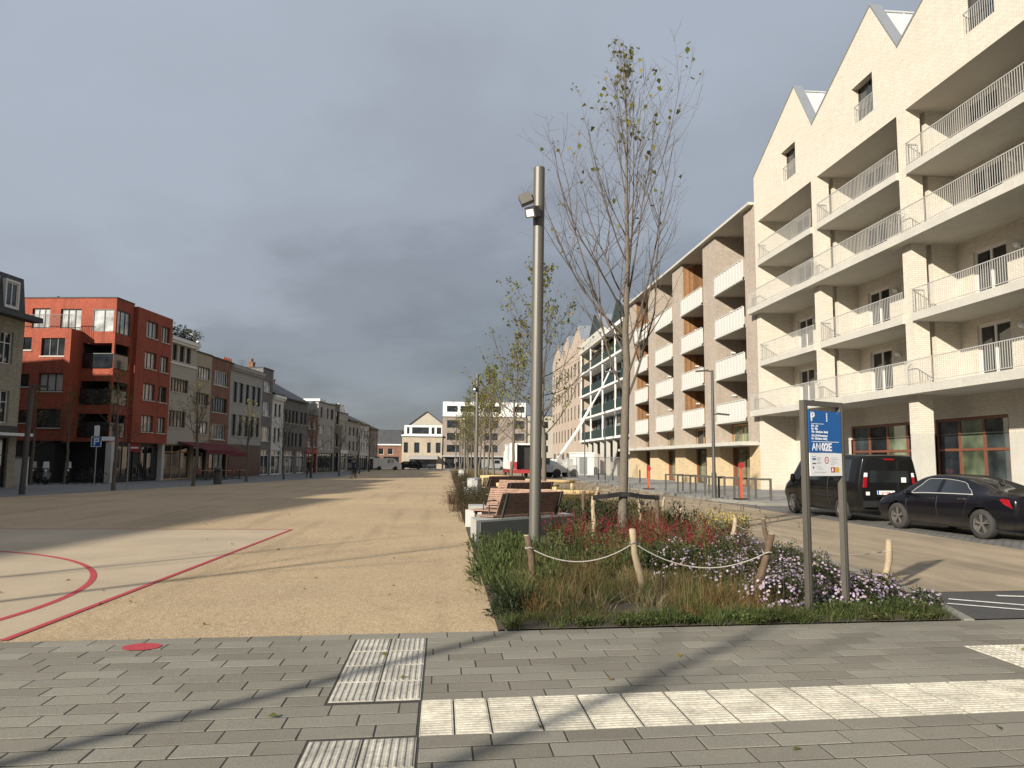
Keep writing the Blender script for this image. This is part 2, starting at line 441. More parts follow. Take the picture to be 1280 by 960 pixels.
for k, w in enumerate([.225,.235]+[.325]*23):
    for r in (0, 1):
        a = 4.865+r*.355
        tac(g, x+.004, x+w-.004, a+.003, a+.352, 'x', 8)
    x += w
struct('guide_strip', g, M['tactile'], 'cream ribbed tactile guide strip running right across the grey paving', 'tactile paving', uv=False)
g = MB()
for c in (0, 1):
    for r in range(4): tac(g, -.77+c*.325+.004, -.77+(c+1)*.325-.004, 5.59+r*.467+.003, 5.59+(r+1)*.467-.003, 'y', 7)
    for r in range(5): tac(g, -.77+c*.325+.004, -.77+(c+1)*.325-.004, 4.855-(r+1)*.467+.003, 4.855-r*.467-.003, 'y', 7)
struct('crosswise_strip', g, M['tactile_grey'], 'worn pale tactile slabs with ribs pointing to the gravel', 'tactile paving', uv=False)
g = MB()
for i in range(9):
    for j in range(2):
        x0 = 4.845+i*.3; y0 = 5.825+j*.405
        paver(g, x0+.004, x0+.296, y0+.004, y0+.4, .003, .004, .006)
        for a in range(5):
            for b in range(6):
                cx, cy = x0+.03+a*.06, y0+.035+b*.066
                g.lathe([(.022,0),(.016,.005),(0,.0052)], 6, (cx, cy+SH*cx, .003))
struct('warning_paving', g, M['tactile'], 'cream studded warning slabs at the right edge of the paving', 'tactile paving', uv=False)
g = MB(); g.poly([(-2.64+.165*math.cos(a*math.pi/16), 7.24+.135*math.sin(a*math.pi/16), .0075) for a in range(32)])
struct('red_spot', g, M['line_red'], 'round red dot painted on the grey paving', 'road marking')

# planting beds
BED = [(.58,edge_y(.58)+.004),(5.6,edge_y(5.6)+.004),(6.1,9.6),(6.55,13),(6.8,21),(6.75,30),(6.6,46),(.95,46),(.62,21)]
g = MB(); g.poly([(x,y,.012) for (x,y) in BED])
struct('planting_bed', g, M['soil'], 'long soil bed full of grasses and flowers beside the gravel', 'planting bed')
g = MB(); g.poly([(x,y,.010) for (x,y) in [(1.05,46.5),(6.4,46.5),(6.2,126),(1.3,126),(1.1,75)]])
struct('far_planting_bed', g, M['soil'], 'further soil bed with trees running to the far end', 'planting bed')

# kerb of the bed to the road
g = MB()
kl = [(5.66,edge_y(5.66)+.01),(6.18,9.6),(6.64,13),(6.9,21),(6.85,30),(6.7,46),(6.5,70),(6.3,126)]
for (a, b) in zip(kl, kl[1:]):
    a, b = Vector((*a,0)), Vector((*b,0)); d = (b-a).normalized(); n = Vector((d.y,-d.x,0))*.10
    g.extrude([(a.x,a.y,-.03),(b.x,b.y,-.03),(b.x+n.x,b.y+n.y,-.03),(a.x+n.x,a.y+n.y,-.03)], (0,0,.045))
struct('bed_kerb', g, M['kerbstone'], 'low stone edging between flower bed and road', 'kerb')
# ------------------------------------------------------------------ foliage helpers (numpy)
def leaf_mat(name, stops, trans=.3, rough=.6, nv=.1):
    return islands(name, stops, max(rough,.7), 30, nv, .22, trans, gscale=.8, gv=.2)
M['leaf_maple'] = leaf_mat('maple_leaf', [(0,(.10,.12,.025)),(.5,(.15,.16,.03)),(.85,(.22,.19,.035)),(1,(.20,.12,.03))])
M['leaf_green'] = leaf_mat('green_leaf', [(0,(.026,.042,.012)),(.5,(.058,.082,.024)),(1,(.11,.13,.045))])
M['leaf_dark'] = leaf_mat('dark_leaf', [(0,(.012,.02,.009)),(.6,(.028,.042,.017)),(1,(.05,.06,.028))])
M['leaf_olive'] = leaf_mat('olive_leaf', [(0,(.05,.06,.02)),(.6,(.09,.10,.035)),(1,(.15,.15,.06))])
M['grass_dry'] = leaf_mat('dry_grass', [(0,(.10,.065,.025)),(.35,(.16,.105,.045)),(.7,(.13,.12,.04)),(1,(.26,.20,.10))], .25)
M['grass_green'] = leaf_mat('green_grass', [(0,(.03,.05,.012)),(.5,(.055,.08,.02)),(.85,(.09,.11,.03)),(1,(.19,.16,.07))], .25)
M['flower_red'] = leaf_mat('red_flower', [(0,(.10,.008,.014)),(.5,(.20,.012,.024)),(1,(.32,.025,.04))], .15)
M['flower_lilac'] = leaf_mat('lilac_flower', [(0,(.26,.19,.32)),(.45,(.38,.29,.43)),(.8,(.50,.42,.52)),(1,(.26,.16,.13))], .2)
M['flower_centre'] = plain('flower_centre', (.45,.33,.06), .8)
M['flower_yellow'] = leaf_mat('yellow_flower', [(0,(.45,.30,.03)),(1,(.60,.45,.06))], .2)
M['seedhead'] = leaf_mat('brown_seedhead', [(0,(.05,.032,.018)),(1,(.13,.085,.05))], .1)

def unit(a): return a/np.maximum(np.linalg.norm(a, axis=-1, keepdims=True), 1e-9)
def leaves(P, D, L, W, droop=.25):
    """folded leaves: base P, direction D, length L, width W -> V (n*6), F quads (2 per leaf)"""
    n = len(P); D = unit(D)
    up = np.tile([0,0,1.], (n,1)); S = np.cross(D, up); bad = np.linalg.norm(S,axis=1) < .05
    S[bad] = [1,0,0]; S = unit(S); Nn = np.cross(S, D)
    rot = nrg.uniform(-.9,.9,n)[:,None]
    S2 = S*np.cos(rot)+Nn*np.sin(rot); N2 = np.cross(S2, D)
    L = np.broadcast_to(L,(n,))[:,None]; W = np.broadcast_to(W,(n,))[:,None]
    mid = P + D*L*.5 + N2*L*.06; tip = P + D*L - np.array([0,0,1.])*L*droop
    a = mid + S2*W*.5 + N2*W*.18; b = mid - S2*W*.5 + N2*W*.18
    V = np.stack([P, a, tip, b], 1).reshape(-1,3)
    F = np.arange(4*n).reshape(-1,4)
    return V, F
def blades(P, H, lean, w, segs=3, bend=None):
    """grass blades: base P, height H, lean vector (xy), width w"""
    n = len(P); az = nrg.uniform(0, 2*np.pi, n)
    side = np.stack([np.cos(az), np.sin(az), np.zeros(n)], 1)
    V = []
    for k in range(segs+1):
        f = k/segs
        c = P + np.stack([lean[:,0]*f**1.8, lean[:,1]*f**1.8, H*(f-.22*f**2.5*np.linalg.norm(lean,axis=1)/np.maximum(H,.01))], 1)
        ww = (w*(1-f*.93))[:,None]
        V += [c - side*ww/2, c + side*ww/2]
    V = np.stack(V, 1); m = 2*(segs+1)
    base = np.arange(n)[:,None]*m
    F = np.concatenate([base + np.array([[2*k, 2*k+1, 2*k+3, 2*k+2]]) for k in range(segs)], 0)
    return V.reshape(-1,3), F
def join(parts):
    Vs, Fs, Ms = [], [], []; o = 0
    for (V, F, m) in parts:
        Vs.append(V); Fs.append(F+o); Ms.append(np.full(len(F), m)); o += len(V)
    return np.concatenate(Vs), np.concatenate(Fs), np.concatenate(Ms)
def rand_dirs(n, zmin=-.3):
    d = unit(nrg.normal(size=(n,3))); d[:,2] = np.where(d[:,2] < zmin, -d[:,2], d[:,2]); return d
def bush_mesh(name, blobs, n, L, W, mats, upward=.4):
    """leaf mass spread through several uneven ellipsoid clumps (x,y,z,rx,ry,rz)"""
    vol = np.array([b[3]*b[4]*b[5] for b in blobs]); k = nrg.choice(len(blobs), n, p=vol/vol.sum())
    B = np.array(blobs)[k]
    d = unit(nrg.normal(size=(n,3))); r = nrg.uniform(.25,1.12,n)**.6
    wob = 1+.25*np.sin(d[:,0]*5+B[:,0]*7)*np.cos(d[:,2]*6+B[:,1]*5)
    P = B[:,:3] + d*B[:,3:]*(r*wob)[:,None]
    P[:,2] = np.maximum(P[:,2], .01)
    D = d + nrg.normal(size=(n,3))*.6 + np.array([0,0,upward])
    V, F = leaves(P, D, L*nrg.uniform(.6,1.3,n), W*nrg.uniform(.6,1.3,n))
    return np_mesh(name, V, F, mats, nrg.integers(0, len(mats), len(F)) if isinstance(mats, (list,tuple)) else None)

# ------------------------------------------------------------------ young upright trees
def tubes_np(paths, sides):
    Vs, Fs = [], []; o = 0
    for (pts, rad) in paths:
        pts = np.asarray(pts); n = len(pts)
        t = unit(np.gradient(pts, axis=0)); ref = np.array([1,0,0.]) if abs(t[0,0]) < .8 else np.array([0,1.,0])
        a = unit(np.cross(t, ref)); b = np.cross(t, a); s = sides
        an = np.arange(s)*2*np.pi/s
        ring = pts[:,None,:] + (a[:,None,:]*np.cos(an)[None,:,None] + b[:,None,:]*np.sin(an)[None,:,None])*np.asarray(rad)[:,None,None]
        Vs.append(ring.reshape(-1,3))
        i = np.arange(n-1)[:,None]*s; j = np.arange(s)[None,:]; j2 = (j+1) % s
        Fs.append(np.stack([i+j, i+j2, i+s+j2, i+s+j], -1).reshape(-1,4)+o); o += n*s
    return np.concatenate(Vs), np.concatenate(Fs)
def make_tree(name, label, loc, H=10.6, r0=.10, fork=2.9, n1=22, n2=7, n3=3, spread=.30, nleaf=300, leafsize=.085, seed=1, lean=(0,0), group=None, dense_low=False, sides=5, leafmat='leaf_maple', toponly=False):
    g = np.random.default_rng(seed)
    root = thing(name, label, 'tree', loc, 0, group)
    # trunk: a leader that wavers
    nz = 16; z = np.linspace(0, H*.93, nz)
    wav = np.cumsum(g.normal(0, .035, (nz,2)), 0); wav -= wav[0]; wav[:3] *= .3
    tr = np.stack([wav[:,0]+lean[0]*z/H, wav[:,1]+lean[1]*z/H, z], 1)
    rad = r0*np.where(z < fork, 1-.18*z/fork, .80*np.clip(1-(z-fork)/(H*.93-fork),0,1)**1.1+.04); rad[0] *= 1.25
    V, F = tubes_np([(tr, np.maximum(rad,.006))], 9)
    me = np_mesh('trunk', V, F, M['bark'], None, True); link('trunk', me, root)
    paths2, tips = [], []
    def leader(h): return np.array([np.interp(h, z, tr[:,k]) for k in range(3)])
    def grow(p, az, tilt, L, r, level):
        n = 7 if level == 1 else (5 if level == 2 else 4)
        pts = [p]; a, tl = az, tilt
        for k in range(n-1):
            tl = max(.06, tl + (-.085 if level < 3 else -.02)*(1 if tl > .18 else -.2) + g.normal(0,.06)); a += g.normal(0,.14)
            d = np.array([math.sin(tl)*math.cos(a), math.sin(tl)*math.sin(a), math.cos(tl)])
            pts.append(pts[-1]+d*L/(n-1))
        pts = np.array(pts); rr = r*np.linspace(1,.22,n); rr = np.maximum(rr,.0022)
        paths2.append((pts, rr)); tips.append(pts[n//2:] if level > 1 else pts[-2:])
        if level >= 3: return
        m = n2 if level == 1 else n3
        for q in range(m):
            f = g.uniform(.22,.97); i = f*(n-1); i0 = min(int(i), n-2); pp = pts[i0]*(1-(i-i0))+pts[i0+1]*(i-i0)
            grow(pp, a+g.uniform(-2.2,2.2), min(tl+g.uniform(.25,.75),1.25), L*g.uniform(.28,.55)*(1.1-.5*f), rr[i0]*.55, level+1)
    for k in range(n1):
        f = (k+g.uniform(0,.8))/n1
        h = fork + (H*.86-fork)*f**1.05
        az = k*2.4+g.uniform(-.5,.5)
        tilt = g.uniform(.42,1.0)*(1-.45*f)*spread/.30
        L = (H-h)*g.uniform(.45,.72)*(1 if f < .6 else .9)*(.85 if f < .12 else 1)
        L = min(L, (H*1.02-h))
        rr = max(.009, r0*.30*(1-f)**.9)
        grow(leader(h), az, tilt, L, rr, 1)
    V, F = tubes_np(paths2, sides)
    link('branches', np_mesh('branches', V, F, M['twig'], None, True), root)
    if nleaf:
        T = np.concatenate(tips); 
        w = np.ones(len(T))
        if toponly: w = np.clip((T[:,2]/H-.45),.02,1)**1.5
        T = T[g.choice(len(T), nleaf, p=w/w.sum())]
        # leaves hang in small bunches
        P = T + g.normal(0,.05,(nleaf,3)); D = g.normal(size=(nleaf,3)); D[:,2] -= .5
        s = leafsize*g.uniform(.6,1.25,nleaf)
        V, F = leaves(P, D, s, s*.85, .15)
        link('leaves', np_mesh('leaves', V, F, M[leafmat]), root)
    return root
# ------------------------------------------------------------------ windows shared by size
_wc = {}
def window(root, x, z, w, h, y, frame='dark_frame', pane='glass', nm=2, transom=None, name='window', sill=None, fw=.06, balcony=False):
    """frame (part) with its pane and sill (sub-parts), set in an opening; local x along the facade, y into the building"""
    key = (round(w,2), round(h,2), frame, pane, nm, transom, fw)
    if key not in _wc:
        b = MB()
        b.box(0,w,-.03,.03,0,fw); b.box(0,w,-.03,.03,h-fw,h); b.box(0,fw,-.028,.03,fw,h-fw); b.box(w-fw,w,-.028,.03,fw,h-fw)
        for k in range(1, nm):
            c = w*k/nm; b.box(c-fw*.5,c+fw*.5,-.026,.03,fw,h-fw)
        if transom: b.box(fw,w-fw,-.024,.03,h*transom-fw*.4,h*transom+fw*.4)
        p = MB()
        xs = [fw]+[w*k/nm for k in range(1,nm)]+[w-fw]
        pl = pane if isinstance(pane, tuple) else (pane,)
        for qi, (a, c) in enumerate(zip(xs, xs[1:])):
            j = [rng.uniform(-.004,.004) for _ in range(4)]
            p.poly([(a,.015+j[0],fw),(c,.015+j[1],fw),(c,.015+j[2],h-fw),(a,.015+j[3],h-fw)], qi % len(pl))
        _wc[key] = (b.mesh('window_frame', M[frame]), p.mesh('pane', [M[q] for q in pl]))
    fm, pm = _wc[key]
    o = link(name, fm, root, (x, y, z)); link('pane', pm, o)
    if sill:
        k2 = ('sill', round(w,2), sill)
        if k2 not in _wc: _wc[k2] = MB().box(-.06,w+.06,-.2,.02,-.07,-.002).mesh('sill', M[sill])
        link('sill', _wc[k2], o)
    return o
def place(name, label, x, y, dirx, diry, group=None, cat='building', z=0):
    return thing(name, label, cat, (x, y, z), math.atan2(diry, dirx), group)
def railing(root, x0, x1, y, z, h=1.0, sp=.115, bw=.017, mat='rail_metal', ends=(), depth=.45, name='railing', bd=.016):
    b = MB()
    b.box(x0,x1,y-.02,y+.02,z+h-.03,z+h); b.box(x0,x1,y-.012,y+.012,z+.06,z+.085)
    n = int((x1-x0)/sp)
    for k in range(n+1):
        x = x0+(x1-x0)*k/n; b.box(x-bw/2,x+bw/2,y-bd/2,y+bd/2-.002,z+(.0 if k%9==0 else .085),z+h-.03)
    for e in ends:
        b.box(e-.018,e+.018,y+.02,y+depth,z+h-.032,z+h-.003); b.box(e-.01,e+.01,y+.012,y+depth,z+.06,z+.083)
        m = max(1,int(depth/sp))
        for k in range(1, m+1):
            yy = y+depth*k/m; b.box(e-bw/2+.001,e+bw/2-.001,yy-bd/2-.01,yy+bd/2-.012,z+.083,z+h-.032)
    return b.build(name, M[mat], root)

# ------------------------------------------------------------------ cream gabled apartment block (near, right)
M['roof_pale'] = plain('pale_metal_roof', (.60,.61,.60), .4, .3, var=.05)
M['cream_conc'] = M['concrete_pale']
cr = place('apartment_block', 'cream brick apartment block with pointed gables and long balconies, behind the parked van', 19, 44.3, 0, -1)
PX_, LEN, NB = 7.57, 34.0, 5
wb = MB()
ops = [(3.87+PX_*k, 5.6+PX_*k, 17.48, 19.3) for k in range(4)]
wb.wall(0, LEN, 16.4, 19.35, 0, ops, rev=.42)
for k in range(NB):
    a = PX_*k; e = min(a+PX_, LEN)
    if e < a+5.8: break
    wb.poly([(a,0,19.35),(a+PX_,0,19.35),(a+5.7,0,22.4)])
    wb.poly([(a,.4,19.35),(a+5.7,.4,22.4),(a+PX_,.4,19.35)])
wb.poly([(0,0,16.4),(0,2.0,16.4),(LEN,2.0,16.4),(LEN,0,16.4)], 1)             # loggia ceiling
wb.box(-.0,.5,0,2.0,0,16.4)                                                   # end pier
bops = []
FL = [4.8, 7.78, 11.05, 13.93]
for k in range(NB):
    for z in FL:
        bops += [(1.2+PX_*k, 3.0+PX_*k, z+.06, z+2.35), (4.25+PX_*k, 5.4+PX_*k, z+.06, z+2.35)]
gops = [(1.1,5.6,.15,3.58),(6.7,12.9,.15,3.58),(13.45,17.75,.15,3.58),(21.5,26.2,.15,3.45),(28.6,33.2,.15,3.45)]
wb.wall(.5, LEN, 2.9, 16.4, 2.0, bops+gops, rev=.16)
wb.wall(.5, LEN, 0, 2.9, 2.0, [(a,b,c,2.9+.001) for (a,b,c,d) in gops], rev=.16, m=2)
for k in range(1, NB):                                                        # party walls in the loggias
    x = PX_*k-.02; wb.box(x-.0,x+.28,.9,1.998,4.8,16.4)
wb.poly([(0,0,0),(0,0,19.35),(0,14,19.35),(0,14,0)]); wb.poly([(LEN,0,0),(LEN,14,0),(LEN,14,19.35),(LEN,0,19.35)]); wb.poly([(0,14,0),(0,14,19.35),(LEN,14,19.35),(LEN,14,0)])
wb.build('wall', [M['cream'], M['soffit'], M['cream_conc']], cr)
for k in range(1, NB):                                                        # brick pillars with concrete feet
    x = 7.26+PX_*(k-1)
    p = MB().box(x,x+.62,0,.62,2.9,16.398).box(x+.006,x+.614,.006,.614,0,2.9,1)
    p.build('pillar', [M['cream'], M['cream_conc']], cr)
for i, (z0, z1) in enumerate(((4.45,4.8),(7.45,7.78),(10.7,11.05),(13.6,13.93))):
    if i in (0, 2):
        s = MB().box(-.25, LEN, -.5, 1.998, z0, z1); s.build('balcony_slab', M['concrete_pale'], cr)
        railing(cr, -.2, LEN-.1, -.46, z1, ends=[-.2]+[7.3+PX_*k+.31 for k in range(4)], depth=.45)
    else:
        for k in range(NB):
            a, b = (.5 if k == 0 else .32+PX_*k), min(7.25+PX_*k, LEN)
            if b-a < 1: continue
            s = MB().box(a, b, -.12, 1.997, z0, z1); s.build('balcony_slab', M['concrete_pale'], cr)
            railing(cr, a+.04, b-.02, -.08, z1, ends=[a+.04], depth=.5)
for k in range(NB):
    for z in FL:
        if 5.3+PX_*k > LEN-.2: continue
        window(cr, 1.2+PX_*k, z+.06, 1.8, 2.29, 2.11, 'white_frame', 'glass', 2, name='balcony_door', fw=.11)
        window(cr, 4.25+PX_*k, z+.06, 1.15, 2.29, 2.11, 'white_frame', 'glass', 1, name='balcony_door', fw=.1)
        lm = MB(); lm.lathe([(0,-.13),(.08,-.105),(.125,-.03),(.13,.03),(.08,.105),(0,.13)], 14, (3.75+PX_*k, 1.82, z+1.95)); lm.box(3.72+PX_*k,3.78+PX_*k,1.9,1.998,z+1.8,z+1.88)
        lm.build('wall_lamp', M['white_paint'], cr, smooth=True)
for i, (a, b, c, d) in enumerate(gops):
    n = 4 if b-a > 4.6 else 3
    window(cr, a, c, b-a, d-c, 2.1, 'timber_frame', ('glass','glass_green_refl','glass_dim') if i % 2 == 0 else ('glass_dim','glass','glass_green_refl','glass'), n, .62, name='shop_window', fw=.13)
for k in range(4):
    x = 3.87+PX_*k
    o = window(cr, x, 17.48, 1.73, 1.82, .36, 'dark_frame', 'glass', 2, name='gable_window')
    railing(cr, x+.02, x+1.71, .1, 17.48, h=.95, sp=.11)
for k in range(NB):
    a = PX_*k
    if a+5.8 > LEN: break
    r = MB()
    # coping strips on the two rakes
    def rake(x0,z0,x1,z1,y0,y1,th):
        d = Vector((x1-x0,0,z1-z0)).normalized(); n = Vector((-d.z,0,d.x))
        r.extrude([(x0,y0,z0+.002),(x1,y0,z1+.002),(x1,y1,z1+.002),(x0,y1,z0+.002)], n*th)
    rake(a-.02,19.34,a+5.7,22.4,-.05,.45,.07); rake(a+5.7,22.4,a+PX_,19.36,-.06,.46,.06)
    r.build('coping', M['zinc'], cr)
    r = MB()
    zz = -.30
    r.poly([(a,.4,19.35+zz),(a+5.7,.4,22.4+zz),(a+5.7,14,22.4+zz),(a,14,19.35+zz)])
    r.poly([(a+5.7,.4,22.4+zz),(a+PX_,.4,19.35+zz),(a+PX_,14,19.35+zz),(a+5.7,14,22.4+zz)])
    for q in range(14):                                                       # standing seams on the steep side
        f0, f1 = q/14, q/14+.012
        y = .6+q*.95
        n = Vector((3.05,0,1.87)).normalized()*.04
        p0, p1 = Vector((a+5.7,y,22.4+zz)), Vector((a+PX_,y,19.35+zz))
        r.extrude([p0,p1,p1+Vector((0,.04,0)),p0+Vector((0,.04,0))], n)
    r.extrude([(a+5.64,.45,22.4+zz+.02),(a+5.76,.45,22.4+zz+.02),(a+5.76,14,22.4+zz+.02),(a+5.64,14,22.4+zz+.02)], (0,0,.06))
    r.build('roof', M['roof_pale'], cr)

# ------------------------------------------------------------------ tan block with white perforated balconies
M['tan'] = brick('tan_brick', (.295,.24,.19), (.37,.31,.25), (.34,.295,.245), .24, .07, .08, stain=.1)
M['yellow_brick'] = brick('yellow_brick', (.47,.345,.19), (.56,.43,.255), (.46,.385,.26), .24, .07, .08, stain=.1)
M['cladding'] = islands('timber_cladding', [(0,(.15,.075,.035)),(.5,(.225,.115,.052)),(1,(.29,.155,.072))], .6, 10, .2)
M['perforated'] = plain('white_perforated_panel', (.50,.49,.455), .5, var=.06, scale=1.5)
tb = place('apartment_block', 'tan brick apartment block with white balcony boxes and yellow brick base', 19, 76.6, 0, -1)
LEN2 = 32.2
bays = [(2.9,7.65),(10.3,15.3),(17.8,22.8),(25.4,30.6)]
ZB = [4.32, 7.32, 10.25, 13.3]
wb = MB()
ops = []
for (a, b) in bays:
    ops += [(a,b,2.97,4.30)] + [(a,b,z+.0,(ZB+[17.6])[i+1]-.0) for i, z in enumerate(ZB)]
# piers
xs = [0]+[q for ab in bays for q in ab]+[LEN2]
for a, b in zip(xs[::2], xs[1::2]):
    wb.box(a, b, 0, 2.2, 2.97, 17.65, 0)
    wb.box(a+.004, b-.004, .05, 2.2, 0, 2.72, 1)
wb.box(0, LEN2, 2.2, 14, 0, 17.6, 0)
wb.build('wall', [M['tan'], M['yellow_brick']], tb)
MB().box(-.1, LEN2+.02, -.35, 14.2, 17.65, 17.82).build('roof', M['concrete_pale'], tb)
MB().box(-.1, LEN2-.1, -1.15, 2.19, 2.73, 2.96).build('canopy', M['concrete_pale'], tb)
for bi, (a, b) in enumerate(bays):
    for i, z in enumerate(ZB):
        MB().box(a+.002, b-.002, .02, 2.198, z, z+.26).build('balcony_floor', M['concrete_pale'], tb)
        p = MB(); n = int((b-a)/.26)
        for q in range(n):
            x0 = a+(b-a)*q/n; x1 = a+(b-a)*(q+1)/n; e = .0 if q % 2 else .035
            p.box(x0+.004,x1-.004,-.16+e,-.10+e,z+.14,z+1.30)
        p.box(a-.002,a+.04,-.098,.6,z-.02,z+1.34); p.box(a,b,-.19,-.165,z-.02,z+.14); p.box(a,b,-.188,-.163,z+1.30,z+1.345)
        p.build('balcony_front', M['perforated'], tb)
        if bi in (0, 2):                                                     # timber-clad far side wall
            c = MB()
            for q in range(18): c.box(a+.003,a+.045,.12+q*.115,.12+q*.115+.105,z+.27,(ZB+[17.6])[i+1]-.02)
            c.build('timber_cladding', M['cladding'], tb)
        window(tb, a+.6, z+.27, 1.7, 2.2, 2.14, 'timber_pale', 'glass', 2, name='balcony_door', fw=.1)
        window(tb, b-1.9, z+.27, 1.2, 2.2, 2.14, 'timber_pale', 'glass', 1, name='balcony_door', fw=.1)
        lm = MB(); lm.box(a+.05,a+.12,1.0,1.3,z+1.95,z+2.05); lm.build('wall_lamp', M['white_paint'], tb)
    window(tb, a+.25, 2.98, b-a-.3, 1.28, 1.0, 'timber_pale', 'glass_green_refl' if bi % 2 else 'glass', 3, name='upper_window', fw=.1)
    window(tb, a+.25, .1, b-a-.3, 2.6, 1.15, 'timber_frame' if bi % 2 else 'dark_frame', 'glass_green_refl', 3, .8, name='shop_window', fw=.1)
    MB().box(a+.002,a+.25,1.0,1.3,0,4.3).box(a+.002,b-.002,2.0,2.19,0,4.3).build('reveal_panel', M['timber_frame'], tb)

# ------------------------------------------------------------------ dark glass block with white bands
M['dark_green'] = plain('dark_green_metal', (.022,.04,.038), .5, .2)
M['zinc_roof'] = plain('zinc_roof', (.30,.32,.34), .4, .5, var=.1)
M['glass_teal'] = glass('teal_glass', (.02,.04,.042), .05)
gb = place('apartment_block', 'dark glass apartment block striped with white floor bands and thin columns, beyond the tan block', 19, 103.4, 0, -1)
L3 = 26.6
bz = [(4.25,4.5),(7.25,7.5),(10.3,10.55),(13.4,13.65)]
wb = MB(); wb.box(0,L3,1.6,14,4.2,16.6); wb.box(0,L3,4.5,14,0,4.2,1); wb.build('wall', [M['dark_green'], M['tan']], gb)
for z0, z1 in bz: MB().box(-.2,L3-.05,-.25,1.59,z0,z1).build('floor_band', M['white_paint'], gb)
MB().box(-.2,15.2,-.3,.25,16.35,17.7).build('parapet', M['concrete_pale'], gb)
MB().box(15.22,L3-.05,-.3,1.58,16.5,16.9).build('floor_band', M['white_paint'], gb)
for x in [.2,6.9,14.2,21.0]:
    MB().box(x-.06,x+.06,-.17,0,4.51,7.24).box(x-.06,x+.06,-.17,0,7.51,10.29).box(x-.06,x+.06,-.17,0,10.56,13.39).box(x-.06,x+.06,-.17,0,13.66,16.34).build('column', M['white_paint'], gb)
for x in [1,4.5,8,12,15.5,19,22.5,25.6]:
    MB().box(x-.2,x+.2,.1,.5,0,4.19).build('ground_column', M['concrete_pale'], gb)
for z0, z1 in bz:
    x = .1
    while x < L3-2.4:
        window(gb, x+.2, z1+.03, 1.9, 2.55, 1.55, 'dark_frame', 'glass_teal' if rng.random() < .7 else 'glass_pale', 2, name='window')
        x += 2.4
    railing(gb, 0, L3-.2, -.05, z1, h=1.05, sp=.16, bw=.06, mat='dark_green', bd=.03)
for x in (.6,6.2,11.8,17.4,23): 
    window(gb, x, .1, 2.9, 3.6, 4.44, 'dark_frame', 'glass', 3, name='shop_window')
for (a, ap, b, zt) in ((1.2,7,15.0,20.9),(15.1,20,26.5,20.2)):
    r = MB()
    r.poly([(a,.6,16.9),(b,.6,16.9),(ap,.6,zt)], 1)
    r.poly([(a,.4,16.9),(ap,.4,zt),(ap,14,zt),(a,14,16.9)]); r.poly([(ap,.4,zt+.0),(b,.4,16.9),(b,14,16.9),(ap,14,zt)])
    r.build('roof', [M['zinc_roof'], M['dark_green']], gb)

# ------------------------------------------------------------------ pink-tan brick block far right
M['pinkbrick'] = brick('pink_brick', (.36,.28,.215), (.43,.34,.265), (.38,.315,.255), .24, .07, .08, stain=.1)
db = place('apartment_block', 'pinkish brick block with rows of narrow upright windows, behind the white boom of the lift', 19, 131.5, 0, -1)
L4 = 28
ops = []
for i, z in enumerate((4.6,7.7,10.8,13.9)):
    for k in range(9): ops.append((1.2+k*3.0, 2.3+k*3.0, z, z+1.9))
for k in range(6): ops.append((1.5+k*4.5, 3.9+k*4.5, .1, 2.9))
wb = MB(); wb.wall(0,L4,0,18.6,0,ops,.09)
wb.poly([(0,0,0),(0,0,18.6),(0,14,18.6),(0,14,0)]); wb.poly([(L4,0,0),(L4,14,0),(L4,14,18.6),(L4,0,18.6)])
for a in (0,9.3,18.6):
    wb.poly([(a,0,18.6),(a+9.3,0,18.6),(a+6.8,0,21.0)])
wb.build('wall', M['pinkbrick'], db)
r = MB()
for a in (0,9.3,18.6):
    r.poly([(a,-.05,18.6),(a+6.8,-.05,21.02),(a+6.8,14,21.02),(a,14,18.6)]); r.poly([(a+6.8,-.05,21.02),(a+9.3,-.05,18.6),(a+9.3,14,18.6),(a+6.8,14,21.02)])
r.build('roof', M['zinc_roof'], db)
for (a,b,c,d) in ops: window(db, a, c, b-a, d-c, .06, 'dark_frame', 'glass', 1 if b-a < 1.5 else 2)
# ------------------------------------------------------------------ houses along the left side
RB, RD = Vector((-22.05,54.5)), Vector((.139,.990))
def rowpt(s): return RB + RD*s
def rowroot(s0, label, cat='house', name='row_house'):
    p = rowpt(s0); return place(name, label, p.x, p.y, RD.x, RD.y, None, cat)
M['red_brick'] = brick('red_orange_brick', (.265,.043,.018), (.34,.06,.026), (.23,.075,.042), .22, .065, .12)
M['plaster_cream'] = plain('cream_plaster', (.36,.33,.27), .85, var=.10, scale=.8)
M['plaster_beige'] = plain('beige_plaster', (.33,.28,.20), .85, var=.14, scale=.8)
M['plaster_grey'] = plain('grey_plaster', (.31,.30,.28), .85, var=.10, scale=.8)
M['plaster_white'] = plain('old_white_paint', (.55,.54,.51), .8, var=.16, scale=1.5)
M['brick_brown'] = brick('brown_brick', (.17,.075,.045), (.22,.10,.06), (.18,.11,.08))
M['brick_grey'] = brick('grey_brick', (.13,.125,.12), (.17,.165,.155), (.15,.145,.14))
M['brick_old'] = brick('old_beige_brick', (.27,.24,.17), (.34,.30,.22), (.26,.23,.18))
M['brick_yellow'] = brick('warm_yellow_brick', (.35,.285,.205), (.41,.34,.25), (.36,.32,.26))
M['brick_taupe'] = brick('taupe_brick', (.24,.19,.155), (.29,.235,.19), (.26,.22,.19))
M['slate'] = brick('slate_roof', (.035,.037,.042), (.055,.057,.062), (.02,.02,.022), .3, .16, .2, .6)
M['tile_roof'] = brick('dark_tile_roof', (.05,.042,.04), (.075,.06,.055), (.03,.025,.022), .25, .2, .2, .7)
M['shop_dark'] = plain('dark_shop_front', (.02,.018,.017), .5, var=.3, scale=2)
M['shop_brown'] = plain('brown_shop_front', (.06,.022,.016), .5, var=.3, scale=2)
